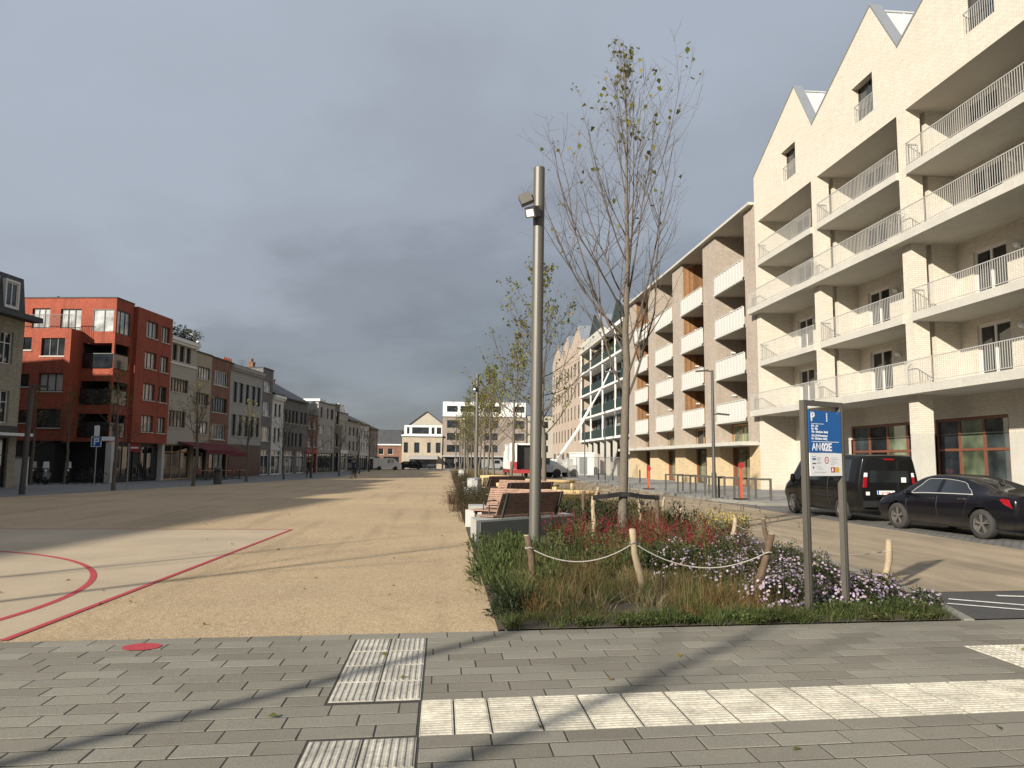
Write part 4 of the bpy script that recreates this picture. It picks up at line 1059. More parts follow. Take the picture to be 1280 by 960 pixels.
# ------------------------------------------------------------------ planting in the bed (nobody could count the plants: each kind is one mass)
def inpoly(P, poly):
    x, y = P[:,0], P[:,1]; ins = np.zeros(len(P), bool); n = len(poly)
    for i in range(n):
        (x1,y1), (x2,y2) = poly[i], poly[(i+1)%n]
        c = ((y1 > y) != (y2 > y)) & (x < (x2-x1)*(y-y1)/(y2-y1+1e-12)+x1); ins ^= c
    return ins
def scatter(poly, n):
    a = np.array(poly); lo, hi = a.min(0), a.max(0); out = np.zeros((0,2))
    while len(out) < n:
        P = nrg.uniform(lo, hi, (n*2,2)); out = np.concatenate([out, P[inpoly(P, poly)]])
    return out[:n]
def tufts(C, nb, rad, H, W, lean):
    n = len(C); k = np.repeat(np.arange(n), nb); m = n*nb
    sc = nrg.uniform(.65,1.2,n)[k]
    off = nrg.normal(size=(m,2))*rad*.4
    P = np.concatenate([C[k]+off, np.full((m,1), .01)], 1)
    h = H*sc*nrg.uniform(.55,1.1,m)
    ln = (off/rad*1.1+nrg.normal(size=(m,2))*.35)*lean*h[:,None]
    return blades(P, h, ln, W*nrg.uniform(.6,1.3,m))
def stuff(name, parts, mats, label, cat):
    V, F, mi = join(parts)
    return tag(link(name, np_mesh(name, V, F, mats, mi)), label, cat, None, 'stuff')

M['grass_rust'] = leaf_mat('rusty_grass', [(0,(.09,.045,.018)),(.5,(.15,.075,.03)),(1,(.20,.12,.05))], .25)
M['grass_straw'] = leaf_mat('straw_grass', [(0,(.12,.095,.045)),(.5,(.22,.18,.09)),(1,(.34,.29,.17))], .25)
# brown and green tufted grasses in front and through the bed
A = [(.8,7.92),(3.9,8.05),(3.9,10.6),(1.2,11.3)]
near = scatter(A, 118); mid = scatter([(1.8,11.3),(4.2,10.6),(5.5,13.5),(4.8,16.5),(1.8,15.0)], 60)
nearR = scatter([(.95,8.3),(1.9,8.3),(1.8,12.5),(1.0,11)], 26)
back = scatter([(2.2,16.5),(6.5,15.5),(6.6,44),(4.2,44),(4.6,19.5),(2.4,19)], 170)
pt = []
for C, H, nb in ((near,.36,120),(nearR,.32,110),(mid,.50,90),(back,.62,70)):
    for c_ in C:
        hh = H*rng.uniform(.55,1.15)*min(1, .38+(c_[1]-7.9)*.55)
        V, F = tufts(c_[None], nb, rng.uniform(.12,.22), hh, .0065 if H < .6 else .010, rng.uniform(.6,1.1)); pt.append((V, F, rng.choice((0,0,1,1,2,3))))
# fine seed stalks over the grasses
S = np.concatenate([near[nrg.integers(0,118,500)], mid[nrg.integers(0,60,420)]]) + nrg.normal(size=(920,2))*.12
V, F = blades(np.concatenate([S, np.full((920,1),.05)],1), nrg.uniform(.4,.72,920), nrg.normal(size=(920,2))*.12, np.full(920,.0045)); pt.append((V, F, 0))
stuff('ornamental_grass', pt, [M['grass_dry'], M['grass_green'], M['grass_rust'], M['grass_straw']], 'tufts of brown and green ornamental grass filling the bed', 'grass')
# low green carpet along the paving edge
C = scatter([(1.3,7.79),(3.9,7.9),(3.9,8.2),(2.6,8.36),(1.5,8.05)], 5200); C = C[(np.sin(C[:,0]*5.3+2)+np.sin(C[:,0]*11.1+C[:,1]*6)) > .1]; nc = len(C)
P = np.concatenate([C, nrg.uniform(.01,.06,(nc,1))],1); D = rand_dirs(nc, 0)+np.array([0,0,.5]); V, F = leaves(P, D, nrg.uniform(.03,.075,nc), nrg.uniform(.012,.03,nc))
V2, F2 = tufts(scatter([(.64,7.745),(5.6,7.985),(5.6,8.45),(.66,8.3)], 230), 24, .12, .16, .006, 1.0)
C4 = scatter([(.64,7.735),(5.6,7.975),(5.6,8.12),(.64,7.88)], 4000); C4 = C4[(np.sin(C4[:,0]*4.1)+np.sin(C4[:,0]*9.7+1)) > .35]; n4 = len(C4); P4 = np.concatenate([C4, nrg.uniform(.012,.05,(n4,1))],1); V4, F4 = leaves(P4, rand_dirs(n4,0)+np.array([0,-.2,.3]), nrg.uniform(.03,.07,n4), nrg.uniform(.012,.03,n4))
C3 = scatter([(4.1,8.15),(5.5,8.2),(5.6,8.9),(4.1,8.7)], 1200); P3 = np.concatenate([C3, nrg.uniform(.01,.10,(1200,1))],1); V3, F3 = leaves(P3, rand_dirs(1200,0)+np.array([0,0,.4]), nrg.uniform(.04,.09,1200), nrg.uniform(.015,.035,1200))
stuff('low_groundcover', [(V,F,0),(V2,F2,1),(V3,F3,0),(V4,F4,2)], [M['leaf_green'], M['grass_green'], M['leaf_olive']], 'low green ground cover creeping along the paving edge', 'ground cover')
# lush green perennials at the left front corner
def mound(C, n, rad, H, L, W, up):
    hs = nrg.uniform(.55,1.25,len(C))
    k = nrg.integers(0, len(C), n); d = unit(nrg.normal(size=(n,3))); d[:,2] = np.abs(d[:,2]); r = nrg.uniform(.35,1.05,n)**.5
    P = np.concatenate([C[k],np.zeros((n,1))],1) + d*np.array([rad,rad,H])*r[:,None]; P[:,2] = P[:,2]*hs[k]+.02
    D = d*1.0+nrg.normal(size=(n,3))*.45+np.array([0,0,up]); return leaves(P, D, L*nrg.uniform(.6,1.3,n), W*nrg.uniform(.6,1.3,n), .2)
M['leaf_mid'] = leaf_mat('mid_green_leaf', [(0,(.02,.035,.012)),(.6,(.045,.075,.022)),(1,(.08,.11,.035))])
C = scatter([(.62,9.0),(1.35,9.0),(1.75,12.6),(1.6,14.9),(.72,14.9)], 46)
V, F = mound(C, 8500, .30, .33, .13, .022, 1.1)
V2, F2 = mound(scatter([(.66,8.2),(1.1,8.1),(1.1,9.6),(.66,9.7)], 16), 2200, .17, .20, .07, .022, .6)
V3, F3 = mound(scatter([(1.7,10.8),(4.1,10.9),(4.9,12.6),(1.9,12.8)], 40), 6500, .24, .34, .08, .032, .5)
V4, F4 = tufts(scatter([(.75,8.6),(1.6,8.6),(1.8,14.5),(.8,14.5)], 46), 40, .15, .46, .007, .7)
stuff('leafy_perennials', [(V,F,0),(V2,F2,1),(V3,F3,2),(V4,F4,3)], [M['leaf_green'], M['leaf_dark'], M['leaf_mid'], M['grass_green']], 'green leafy perennials at the left front corner of the bed', 'plants')
# red flower spikes
C = scatter([(1.95,12.2),(4.0,11.1),(4.9,11.6),(5.2,14.0),(4.0,15.6),(2.0,15.2)], 250)
n = len(C); H = nrg.uniform(.42,.78,n); ln = nrg.normal(size=(n,2))*.10
V1, F1 = blades(np.concatenate([C,np.full((n,1),.02)],1), H, ln, np.full(n,.008)); m = 34
k = np.repeat(np.arange(n), m); f = nrg.uniform(.62,1.0,n*m)
P = np.stack([C[k,0]+ln[k,0]*f**1.8, C[k,1]+ln[k,1]*f**1.8, .02+H[k]*(f-.03)],1)
D = rand_dirs(n*m,-1)+np.array([0,0,.8]); V2, F2 = leaves(P, D, nrg.uniform(.018,.034,n*m), nrg.uniform(.010,.018,n*m))
m = 12; k = np.repeat(np.arange(n), m); f = nrg.uniform(.1,.6,n*m); P = np.stack([C[k,0]+nrg.normal(size=n*m)*.05, C[k,1]+nrg.normal(size=n*m)*.05, H[k]*f],1)
V3, F3 = leaves(P, rand_dirs(n*m,0)+np.array([0,0,.1]), nrg.uniform(.07,.13,n*m), nrg.uniform(.025,.05,n*m))
stuff('red_flower_spikes', [(V1,F1,1),(V2,F2,0),(V3,F3,2)], [M['flower_red'], M['seedhead'], M['leaf_olive']], 'deep red flower spikes over green leaves in the middle of the bed', 'flowers')
# seed heads and dry stems near the bench and the road side
C = scatter([(4.9,13.8),(6.4,13.2),(6.6,30),(5.0,30),(2.6,19),(2.4,15.4)], 420); n = len(C); H = nrg.uniform(.45,1.0,n); ln = nrg.normal(size=(n,2))*.12
V1, F1 = blades(np.concatenate([C,np.full((n,1),.02)],1), H, ln, np.full(n,.008)); m = 9; k = np.repeat(np.arange(n), m)
P = np.stack([C[k,0]+ln[k,0], C[k,1]+ln[k,1], .02+H[k]-nrg.uniform(0,.08,n*m)],1); V2, F2 = leaves(P, rand_dirs(n*m,-1)+np.array([0,0,.5]), nrg.uniform(.02,.05,n*m), .014)
stuff('dry_stems', [(V1,F1,0),(V2,F2,0)], [M['seedhead']], 'dry brown stems with seed heads beside the bench and road', 'plants')
# lilac asters: one mound each
def aster(x, y, rad, h, label, nf=190, seed=0):
    nf = int(nf*1.7)
    root = thing('aster_bush', label, 'flower bush', (x,y,0), 0, 'lilac asters at the right of the bed')
    n = int(2400*rad*rad/.2)
    d = unit(nrg.normal(size=(n,3))); d[:,2] = np.abs(d[:,2]); r = nrg.uniform(.3,1,n)**.5; wob = 1+.2*np.sin(d[:,0]*6+seed)*np.cos(d[:,1]*5)
    P = d*np.array([rad,rad*.9,h])*(r*wob)[:,None]; V, F = leaves(P, d+nrg.normal(size=(n,3))*.5+np.array([0,0,.3]), nrg.uniform(.03,.06,n), nrg.uniform(.010,.02,n))
    link('foliage', np_mesh('foliage', V, F, [M['leaf_dark'], M['leaf_olive']], nrg.integers(0,2,len(F))), root)
    d = unit(nrg.normal(size=(nf,3))); d[:,2] = np.abs(d[:,2])+.05; d = unit(d); wob = 1+.2*np.sin(d[:,0]*6+seed)*np.cos(d[:,1]*5)
    P = d*np.array([rad,rad*.9,h])*(wob*nrg.uniform(.96,1.12,nf))[:,None]
    Nn = unit(d+nrg.normal(size=(nf,3))*.35+np.array([0,-.1,.25])); S = unit(np.cross(Nn, rand_dirs(nf,-1))); T = np.cross(Nn, S)
    k = 9; s = nrg.uniform(.012,.023,nf)[:,None]
    Vs, Fs = [], []
    for q in range(k):
        a = 2*np.pi*q/k; dirv = S*math.cos(a)+T*math.sin(a); sd = -S*math.sin(a)+T*math.cos(a)
        Vs.append(np.stack([P, P+dirv*s*.6+sd*s*.22+Nn*s*.1, P+dirv*s+Nn*s*.05, P+dirv*s*.6-sd*s*.22+Nn*s*.1],1).reshape(-1,3))
    V = np.concatenate(Vs); F = np.arange(len(V)).reshape(-1,4)
    # keep each flower one island: merge the shared centre
    V = V.reshape(k,nf,4,3); F = F.reshape(k,nf,4); F[:,:,0] = F[0,:,0][None]
    pet = (V.reshape(-1,3), F.reshape(-1,4))
    c = P+Nn*.004; cs = s*.26
    Vc = np.stack([c+S*cs, c+T*cs, c-S*cs, c-T*cs],1).reshape(-1,3); Fc = np.arange(4*nf).reshape(-1,4)
    V, F, mi = join([(pet[0],pet[1],0),(Vc,Fc,1)])
    link('flowers', np_mesh('flowers', V, F, [M['flower_lilac'], M['flower_centre']], mi), root)
aster(4.02,8.85,.42,.40,'lilac aster bush between the leaning brown stake and the left sign post',230,1)
aster(4.42,9.35,.40,.36,'lilac aster bush right behind the two sign posts',150,2)
aster(4.95,8.95,.38,.33,'pale lilac aster bush at the foot of the right sign post',230,3)
aster(5.45,9.3,.34,.32,'lilac aster bush around the right light stake, outermost on the right',170,4)
aster(3.75,9.9,.46,.44,'aster bush behind the leaning brown stake',170,5)
aster(4.35,10.6,.50,.48,'dim aster bush behind the sign, towards the road',160,6)
aster(5.2,10.2,.42,.36,'brownish aster bush near the road edge, behind the right stake',110,7)
aster(3.5,11.2,.50,.46,'aster bush next to the red flower spikes',150,8)
aster(4.6,11.9,.55,.50,'farthest aster bush, beside the pair of roadside stakes',120,9)
aster(5.55,11.3,.42,.36,'dull aster bush at the road edge behind the leaning stake',110,11)
aster(5.75,12.5,.40,.36,'aster bush at the road edge below the roadside stakes',90,12)
aster(5.05,12.9,.45,.40,'aster bush between red spikes and roadside stakes',110,13)
aster(5.7,8.75,.24,.20,'smallest aster bush, near the tip of the bed',50,10)
# yellow flowers by the road
C = scatter([(5.6,15.5),(6.4,15.2),(6.5,17.5),(5.7,17.5)], 26); V, F = mound(C, 1500, .2, .5, .07, .03, .5)
n = 380; k = nrg.integers(0,26,n); P = np.concatenate([C[k]+nrg.normal(size=(n,2))*.12, nrg.uniform(.35,.62,(n,1))],1); V2, F2 = leaves(P, rand_dirs(n,0), .04, .035)
stuff('yellow_flowers', [(V,F,0),(V2,F2,1)], [M['leaf_olive'], M['flower_yellow']], 'patch of small yellow flowers near the road side stakes', 'flowers')
# dark low shrubs on the gravel side further back
sh = ['dark wispy shrub beside the pale plinth end','dark wispy shrub in front of the grey bin','dark shrub left of the second concrete block','dark shrub at the gravel edge behind the bin','small dark shrub at the gravel edge in the middle distance','small dark shrub at the gravel edge near the second bin','low shrub at the far gravel edge','low shrub at the gravel edge near the far end']
for k, (x, y, s) in enumerate(((1.0,22.2,1.0),(1.05,25.5,1.1),(1.0,29.5,1.0),(1.3,36.5,1.1),(1.25,41,1.0),(1.5,49,1.0),(1.6,58,1.0),(1.6,70,1.0))):
    r_ = thing('bed_shrub', sh[k], 'shrub', (x,y,0), 0, 'dark shrubs along the gravel edge')
    C = nrg.normal(size=(14,2))*.32*s; V, F = tufts(C, 70, .22, .75*s, .011, .7)
    n = 1100; kk = nrg.integers(0,14,n); P = np.concatenate([C[kk]+nrg.normal(size=(n,2))*.18, nrg.uniform(.05,.7,(n,1))*s],1); V2, F2 = leaves(P, rand_dirs(n,-.2), .07, .03)
    V, F, mi = join([(V,F,0),(V2,F2,1)]); link('foliage', np_mesh('foliage', V, F, [M['seedhead'], M['leaf_dark']], mi), r_)
C = scatter([(1.5,20),(4.2,20),(4.2,46),(2.0,46)], 90); V, F = tufts(C, 45, .2, .5, .012, .7); C2 = scatter([(1.6,47),(6,47),(6,120),(1.8,120)], 240); V2, F2 = tufts(C2, 26, .28, .6, .022, .7)
C3 = scatter([(2.2,17.5),(6.4,17),(6.5,26),(2.4,26)], 50); V3, F3 = mound(C3, 4200, .32, .55, .12, .05, .5)
stuff('bed_greenery', [(V,F,0),(V2,F2,1),(V3,F3,2)], [M['grass_green'], M['grass_dry'], M['leaf_dark']], 'mixed grasses and leafy plants in the back of the beds', 'plants')
# fallen leaves
C = np.concatenate([nrg.uniform([-6,7.8],[.4,30],(34,2)), nrg.uniform([-3,4.4],[6,7.6],(9,2))]); n = len(C)
P = np.concatenate([C, np.full((n,1),.012)],1); d = nrg.normal(size=(n,3)); d[:,2] = .05; V, F = leaves(P, d, nrg.uniform(.04,.085,n), nrg.uniform(.03,.05,n), .02)
tag(link('fallen_leaves', np_mesh('fallen_leaves', V, F, M['leaf_maple'])), 'fallen leaves scattered over the gravel and the paving', 'leaves', None, 'stuff')

# ------------------------------------------------------------------ stakes with rope
M['stake_pale'] = plain('pale_peeled_wood', (.33,.255,.165), .8, var=.25, scale=18, bump=.3)
M['stake_dark'] = plain('barked_wood', (.10,.065,.04), .9, var=.5, scale=16, bump=.6)
M['rope'] = plain('grey_rope', (.30,.28,.25), .9, var=.2, scale=60)
def stake(x, y, h, lx, ly, mat, label, r=.045):
    t_ = thing('wooden_stake', label, 'stake', (x,y,0), 0, 'wooden stakes around the flower bed')
    n = 7; P = [(lx*f+.012*math.sin(9*f+x*7), ly*f+.012*math.cos(7*f+y*5), -.05+(h+.05)*f) for f in np.linspace(0,1,n)]
    b = MB(); b.tube(P, [r*(1.06-.16*f+.06*math.sin(11*f+x)) for f in np.linspace(0,1,n)], 10)
    b.build('post', M[mat], t_, smooth=True)
    top = Vector(P[-1]); c = MB(); c.lathe([(r*.92,0),(r*.7,.010),(0,.014)], 10, tuple(top)); c.build('cut_end', M['stake_pale'], t_)
    return t_, Vector((x,y,0))+Vector((lx,ly,h))*.80
sk = {}
for key, a in dict(s1=(1.19,9.66,.74,-.10,.02,'stake_dark','dark bark-covered stake at the left front, before the lamp post'),
  s2=(2.52,9.43,.84,-.16,.02,'stake_pale','pale bare stake leaning left in the middle front of the bed'),
  s3=(3.73,9.0,.82,.26,.03,'stake_dark','thick brown stake leaning right, left of the sign posts'),
  s4=(5.74,9.63,.68,.13,.02,'stake_pale','pale stake right of the sign, leaning right'),
  s5=(5.95,13.6,.66,-.09,0,'stake_dark','brown stake by the road, seen just behind the leaning one'),
  s6=(5.6,14.6,.62,.13,0,'stake_pale','pale stake at the road edge, left of the brown one'),
  s7=(6.0,20.6,.72,.10,.1,'stake_pale','pale stake right of the black strap'),
  s8=(6.3,19.6,.52,-.10,0,'stake_pale','short pale stake among the yellow flowers'),
  s9=(4.2,21.5,.95,.25,.1,'stake_pale','thin pale stake leaning behind the strapped tree'),
  s10=(5.1,19.5,.85,0,0,'stake_pale','upright stake with dark top right of the tree trunk'),
  s11=(3.28,17.6,1.0,0,0,'stake_dark','dark brown stake standing left of the strapped tree')).items():
    sk[key] = stake(*a[:6], a[6])
def rope(p, q, sag, label, r=.008, mat='rope'):
    P = [p.lerp(q, f) - Vector((0,0,sag*4*f*(1-f))) for f in np.linspace(0,1,17)]
    b = MB(); b.tube(P, r, 6)
    for e in (p, q):
        b.tube([e+Vector((.052*math.cos(a),.052*math.sin(a),.01*math.sin(3*a))) for a in np.linspace(0,6.28,13)], r, 5, cap=False)
    o = b.build('rope', M[mat], None, smooth=True); tag(o, label, 'rope', 'ropes between the stakes')
rope(sk['s1'][1], sk['s2'][1], .20, 'grey rope sagging between the dark left stake and the pale middle stake')
rope(sk['s2'][1], sk['s3'][1]+Vector((-.02,-.02,-.05)), .24, 'grey rope sagging between the pale middle stake and the leaning brown one')
rope(sk['s5'][1], sk['s4'][1], .22, 'thin dark rope running behind the sign to the right stake', .005)
rope(sk['s6'][1], sk['s5'][1], .10, 'thin rope between the two stakes by the road', .005)
# tree strap between two stakes at the near tree
for (x, y, lab, m_) in ((3.30,16.55,'straight tree stake left of the strapped trunk','stake_pale'),(4.78,16.75,'straight tree stake right of the strapped trunk','stake_dark')):
    stake(x, y, .92, 0, 0, m_, lab, .05)
b = MB(); P = [(3.27,16.5),(3.6,16.50),(3.9,16.54),(4.1,16.53),(4.45,16.62),(4.82,16.72)]; Z = [.90,.93,.97,.965,.91,.89]
for k in range(5):
    (x0,y0),(x1,y1) = P[k],P[k+1]
    b.extrude([(x0,y0-.012,Z[k]-.05),(x1,y1-.012,Z[k+1]-.05),(x1,y1-.012,Z[k+1]+.05),(x0,y0-.012,Z[k]+.05)], (0,.02,0))
b.tube([(4.3,16.55,.92),(4.33,16.54,.8),(4.36,16.54,.74)], .018, 5)
tag(b.build('tree_strap', M['black']), 'black rubber strap tying the nearest tree to its two stakes', 'strap')
# ------------------------------------------------------------------ lettering
def text_mesh(body_, size, bold=0, name='lettering', align='LEFT'):
    cu = bpy.data.curves.new(name, 'FONT'); cu.body = body_; cu.size = size; cu.extrude = .0012; cu.offset = bold; cu.align_x = align; cu.resolution_u = 3
    o = bpy.data.objects.new('tmp_text', cu); COL.objects.link(o)
    bpy.context.view_layer.update()
    me = bpy.data.meshes.new_from_object(o.evaluated_get(bpy.context.evaluated_depsgraph_get()))
    bpy.data.objects.remove(o); me.name = name; return me
def text(parent, body_, x, y, z, size, mat, bold=0, sx=1, align='LEFT', name='lettering', rz=0):
    me = text_mesh(body_, size, bold, name, align); me.materials.clear(); me.materials.append(M[mat])
    o = link(name, me, parent, (x,y,z), (math.pi/2,0,rz)); o.scale = (sx,1,1); return o

# ------------------------------------------------------------------ parking sign
M['sign_blue'] = plain('sign_blue', (.008,.10,.32), .4, var=.05)
M['sign_white'] = plain('sign_white', (.76,.76,.75), .45, var=.03)
M['letter_white'] = plain('letter_white', (.80,.80,.80), .5, var=.02)
M['print_grey'] = plain('print_grey', (.32,.34,.36), .6)
M['print_black'] = plain('print_black', (.02,.02,.022), .6)
M['sign_yellow'] = plain('sign_yellow', (.70,.42,.02), .5, var=.03)
M['sign_red'] = plain('sign_red', (.40,.015,.02), .5, var=.03)
sg = thing('parking_sign', 'blue and white parking sign reading P and AN02E between two tall metal posts', 'sign', (4.11,8.36,0), math.atan2(.33,.61))
SW = .693
for x in (0, SW):
    b = MB(); b.box(x-.036,x+.036,-.03,.03,-.05,2.40); b.box(x-.012,x+.012,-.036,-.031,.02,2.36); b.build('post', M['sign_post'], sg)
MB().box(.037,SW-.037,-.028,.028,2.342,2.40).build('top_bar', M['sign_post'], sg)
pb = MB().box(.04,SW-.04,-.012,.004,1.80,2.285).build('blue_panel', M['sign_blue'], sg, loc=(0,-.024,0))
pw = MB().box(.04,SW-.04,-.0122,.004,1.535,1.797).build('white_panel', M['sign_white'], sg, loc=(0,-.024,0))
y = -.0135
text(pb,'P',.075,y,2.165,.145,'letter_white',.0045)
MB().box(.085,.32,y,y+.001,2.130,2.136).box(.085,SW-.09,y,y+.001,1.924,1.931).build('rule', M['letter_white'], pb)
for q,(s_,z) in enumerate((('MA - ZA',2.096),('9u - 19u',2.064),('19u - 22u (max. 3uur)',2.030),('ZO, ZA & feestdagen',1.986),('9u - 22u (max. 3uur)',1.952))):
    text(pb,s_,.085,y,z,.034,'letter_white',.0007,sx=1.02)
text(pb,'AN',.085,y,1.825,.125,'letter_white',.0,sx=.92); text(pb,'02E',.268,y,1.825,.125,'letter_white',.0035,sx=1.04)
for i in range(4): MB().box(.372,.392,y,y+.001,2.165+.026*i,2.185+.026*i).build('print', M['letter_white'], pb)
for (x0,z) in ((.09,2.262),(SW-.1,2.262)): MB().lathe([(.008,0),(.008,-.004),(0,-.004)],8,(x0,-.0365,z),'y').build('bolt', M['galv'], sg)
b = MB(); b.box(.085,.15,y,y+.001,1.718,1.738).box(.085,.15,y,y+.001,1.752,1.757); b.build('print', M['sign_blue'], pw)
b = MB(); b.box(.085,.15,y,y+.001,1.672,1.684).box(.088,.112,y,y+.001,1.622,1.640); b.build('print', M['print_black'], pw)
b = MB()
for k,(x0,x1,z) in enumerate(((.17,.24,1.742),(.17,.25,1.728),(.17,.23,1.714),(.17,.26,1.688),(.17,.24,1.676),(.17,.25,1.634),(.17,.29,1.612),(.43,.55,1.742),(.43,.58,1.722),(.43,.52,1.702),(.43,.57,1.682),(.43,.50,1.664),(.12,.34,1.575))):
    x = x0; b = MB()
    while x < x1: 
        w_ = rng.uniform(.008,.022); b.box(x,min(x+w_,x1),y,y+.0009,z,z+.0055); x += w_+.005
    b.build('print', M['print_grey'], pw)
b = MB(); b.lathe([(.040,0),(.040,-.001),(.030,-.001),(.030,0)],24,(.355,-.0125,1.715),'y'); b.box(.338,.372,y,y+.001,1.712,1.719); b.build('print', M['sign_red'], pw)
MB().box(.43,.51,y,y+.001,1.575,1.635).build('emblem', M['sign_red'], pw); MB().box(.515,.59,y,y+.001,1.575,1.635).build('emblem', M['sign_yellow'], pw)
text(pw,'A',.446,y-.001,1.586,.056,'letter_white',.002); 
b = MB(); b.box(.535,.572,y-.001,y,1.600,1.607); b.build('print', M['print_grey'], pw)

# ------------------------------------------------------------------ lamp posts with floodlights
def lamp(x, y, label, H=6.95, spots=((4.9+1.4, -2.3), (6.05, -1.75)), lean=0):
    t_ = thing('lamp_post', label, 'street lamp', (x,y,0), 0, 'lamp posts along the planting bed')
    b = MB(); b.lathe([(.102,-.05),(.102,H),(.098,H+.012),(.0,H+.012)], 28); b.build('pole', M['lamp_paint'], t_, smooth=False)
    MB().lathe([(.1045,H-.95),(.1045,H-.72)], 24).build('collar', M['lamp_dark'], t_)
    for i, (z, az) in enumerate(((H-.47,R(172)),(H-.78,R(236)))):
        s = MB(); s.box(.15,.37,-.095,.095,-.085,.085); s.box(.08,.17,-.03,.03,-.03,.03)
        if True:
            for q in range(4): s.box(.17,.36,-.09+q*.05,-.075+q*.05,.0855,.10)
        Mx = Matrix.Translation((0,0,z)) @ Matrix.Rotation(az,4,'Z') @ Matrix.Rotation(R(24),4,'Y')
        s.xf(Mx); sp_ = s.build('floodlight', M['lamp_dark'] if i else M['lamp_paint'], t_)
        g_ = MB(); g_.box(.3705,.373,-.07,.07,-.06,.06); g_.xf(Mx); g_.build('lens', M['sign_white'] if i else M['lamp_dark'], sp_)
    return t_
L0 = lamp(1.60, 13.2, 'nearest tall grey lamp post with two floodlights, standing in the flower bed'); L0.rotation_euler = (0, R(.45), 0)
labs = ['second lamp post along the bed, beside the grey bin','third lamp post along the bed','fourth lamp post along the bed','farthest lamp post of the row along the bed']
for k, (x, y) in enumerate(((2.05,46.5),(2.3,80),(2.5,112),(2.2,128))):
    c = copy_tree(L0); c.location = (x,y,0); c.rotation_euler = (0,0,.1*k); c['label'] = labs[k]
# right-hand street lamp with two arms
t_ = thing('street_lamp', 'slim dark street lamp with two flat heads on the right sidewalk', 'street lamp', (12.15,33.4,.1), 0)
MB().lathe([(.11,-.05),(.11,1.1),(.075,1.15),(.06,5.75),(0,5.76)], 14).build('pole', M['lamp_dark'], t_)
for (z, sx) in ((5.68,-1),(3.72,1)):
    b = MB(); b.tube([(0,0,z),(.25*sx,-.05,z+.04)],.025,6); b.extrude([(.2*sx,-.13,z+.03),(.75*sx,-.1,z-.02),(.75*sx,.1,z-.02),(.2*sx,.13,z+.03)],(0,0,.06)); b.build('lamp_head', M['lamp_dark'], t_)
# left lamp
t_ = thing('street_lamp', 'dark slim street lamp at the left edge of the gravel', 'street lamp', (-18.84,36.4,0), 0); t_.rotation_euler = (0,R(1.2),0)
MB().lathe([(.13,-.05),(.12,1.2),(.10,4.9),(.0,4.92)], 14).build('pole', M['lamp_dark'], t_)
MB().box(-.1,.75,-.09,.09,4.86,4.95).build('lamp_head', M['lamp_dark'], t_)

# ------------------------------------------------------------------ benches on concrete plinths
M['slat'] = islands('hardwood_slat', [(0,(.15,.085,.055)),(.5,(.235,.14,.098)),(1,(.31,.205,.15))], .6, 14, .25, .35, gscale=2)
M['plinth'] = plain('plinth_concrete', (.34,.335,.31), .8, var=.12, scale=3)
M['plinth_shade'] = plain('plinth_shade_tone', (.085,.09,.085), .7, var=.12, scale=3)  # shade of the plinth front put into the colour
def bench(x, y, rz, L, label, plinth=True):
    """bench whose sitter looks along local +y; the plinth carries it"""
    t_ = thing('slatted_bench', label, 'bench', (x,y,0), rz, 'slatted wooden benches along the bed')
    z0 = .46
    for k in range(6): MB().box(0,L,-.02+.092*k,.062+.092*k,z0,z0+.03).build('seat_slat', M['slat'], t_)
    for k in range(9):
        f = k/8; yy = -.08-.18*f; zz = z0+.05+.43*f
        MB().extrude([(0,yy,zz),(0,yy-.020,zz+.045),(0,yy-.044,zz+.037),(0,yy-.024,zz-.008)],(L,0,0)).build('back_slat', M['slat'], t_)
    n = max(2, int(L/.9)+1)
    for k in range(n):
        xx = .12+(L-.24)*k/(n-1)
        b = MB(); b.extrude([(xx,-.09,z0-.05),(xx,-.31,z0+.53),(xx,-.35,z0+.52),(xx,-.16,z0-.05)],(.045,0,0)); b.box(xx,xx+.045,-.06,.52,z0-.05,z0-.002); b.box(xx,xx+.045,.0,.06,.05,z0-.05); b.box(xx,xx+.045,.42,.48,.05,z0-.05); b.build('support', M['dark_metal'], t_)
    for xx in (.35, L-.35): MB().tube([(xx,.48,z0+.03),(xx,.48,z0+.22),(xx,.04,z0+.24),(xx,-.05,z0+.22)],.018,6).build('armrest', M['dark_metal'], t_)
    return t_
def plinth(pts, h, label, dark=True):
    b = MB(); b.extrude([(*p,-.02) for p in pts], (0,0,h+.02), 0)
    o = b.build('concrete_plinth', M['plinth'], None); tag(o, label, 'plinth', 'concrete plinths under the benches'); 
    return o
plinth([(.72,15.98),(3.15,18.05),(2.95,18.45),(.95,20.0),(.60,19.55),(2.05,18.3),(.64,17.0)], .44, 'pale concrete plinth with dark front behind the green leafy plants')
pf = MB(); pf.extrude([(.80,16.045,.04),(3.12,18.02,.04),(3.12,18.02,.40),(.80,16.045,.40)], (.016,-.019,0)); tag(pf.build('plinth_shade_sheet', M['plinth_shade']), 'dark sheet painting in the shade on the front of the nearest plinth', 'cladding')  # added dark sheet, standing for the shade on this face
plinth([(.72,20.1),(1.15,20.1),(1.15,20.9),(.72,20.9)], .5, 'bright concrete block at the gravel edge left of the first bench')
B1 = bench(1.10,16.62,R(40),2.0,'nearest bench, its dark slatted back turned to the camera')
B2 = bench(2.55,18.05,R(140),1.95,'sunlit bench facing the camera, set at right angles to the nearest one')
B3 = bench(1.9,24.6,R(40),2.2,'third bench from the camera, dark back turned to the camera')
B4 = bench(3.6,26.4,R(140),2.2,'fourth bench from the camera, facing the camera behind a log rail')
B5 = bench(1.9,34.4,R(40),2.4,'farthest slatted bench beside the bed, dark back to the camera')
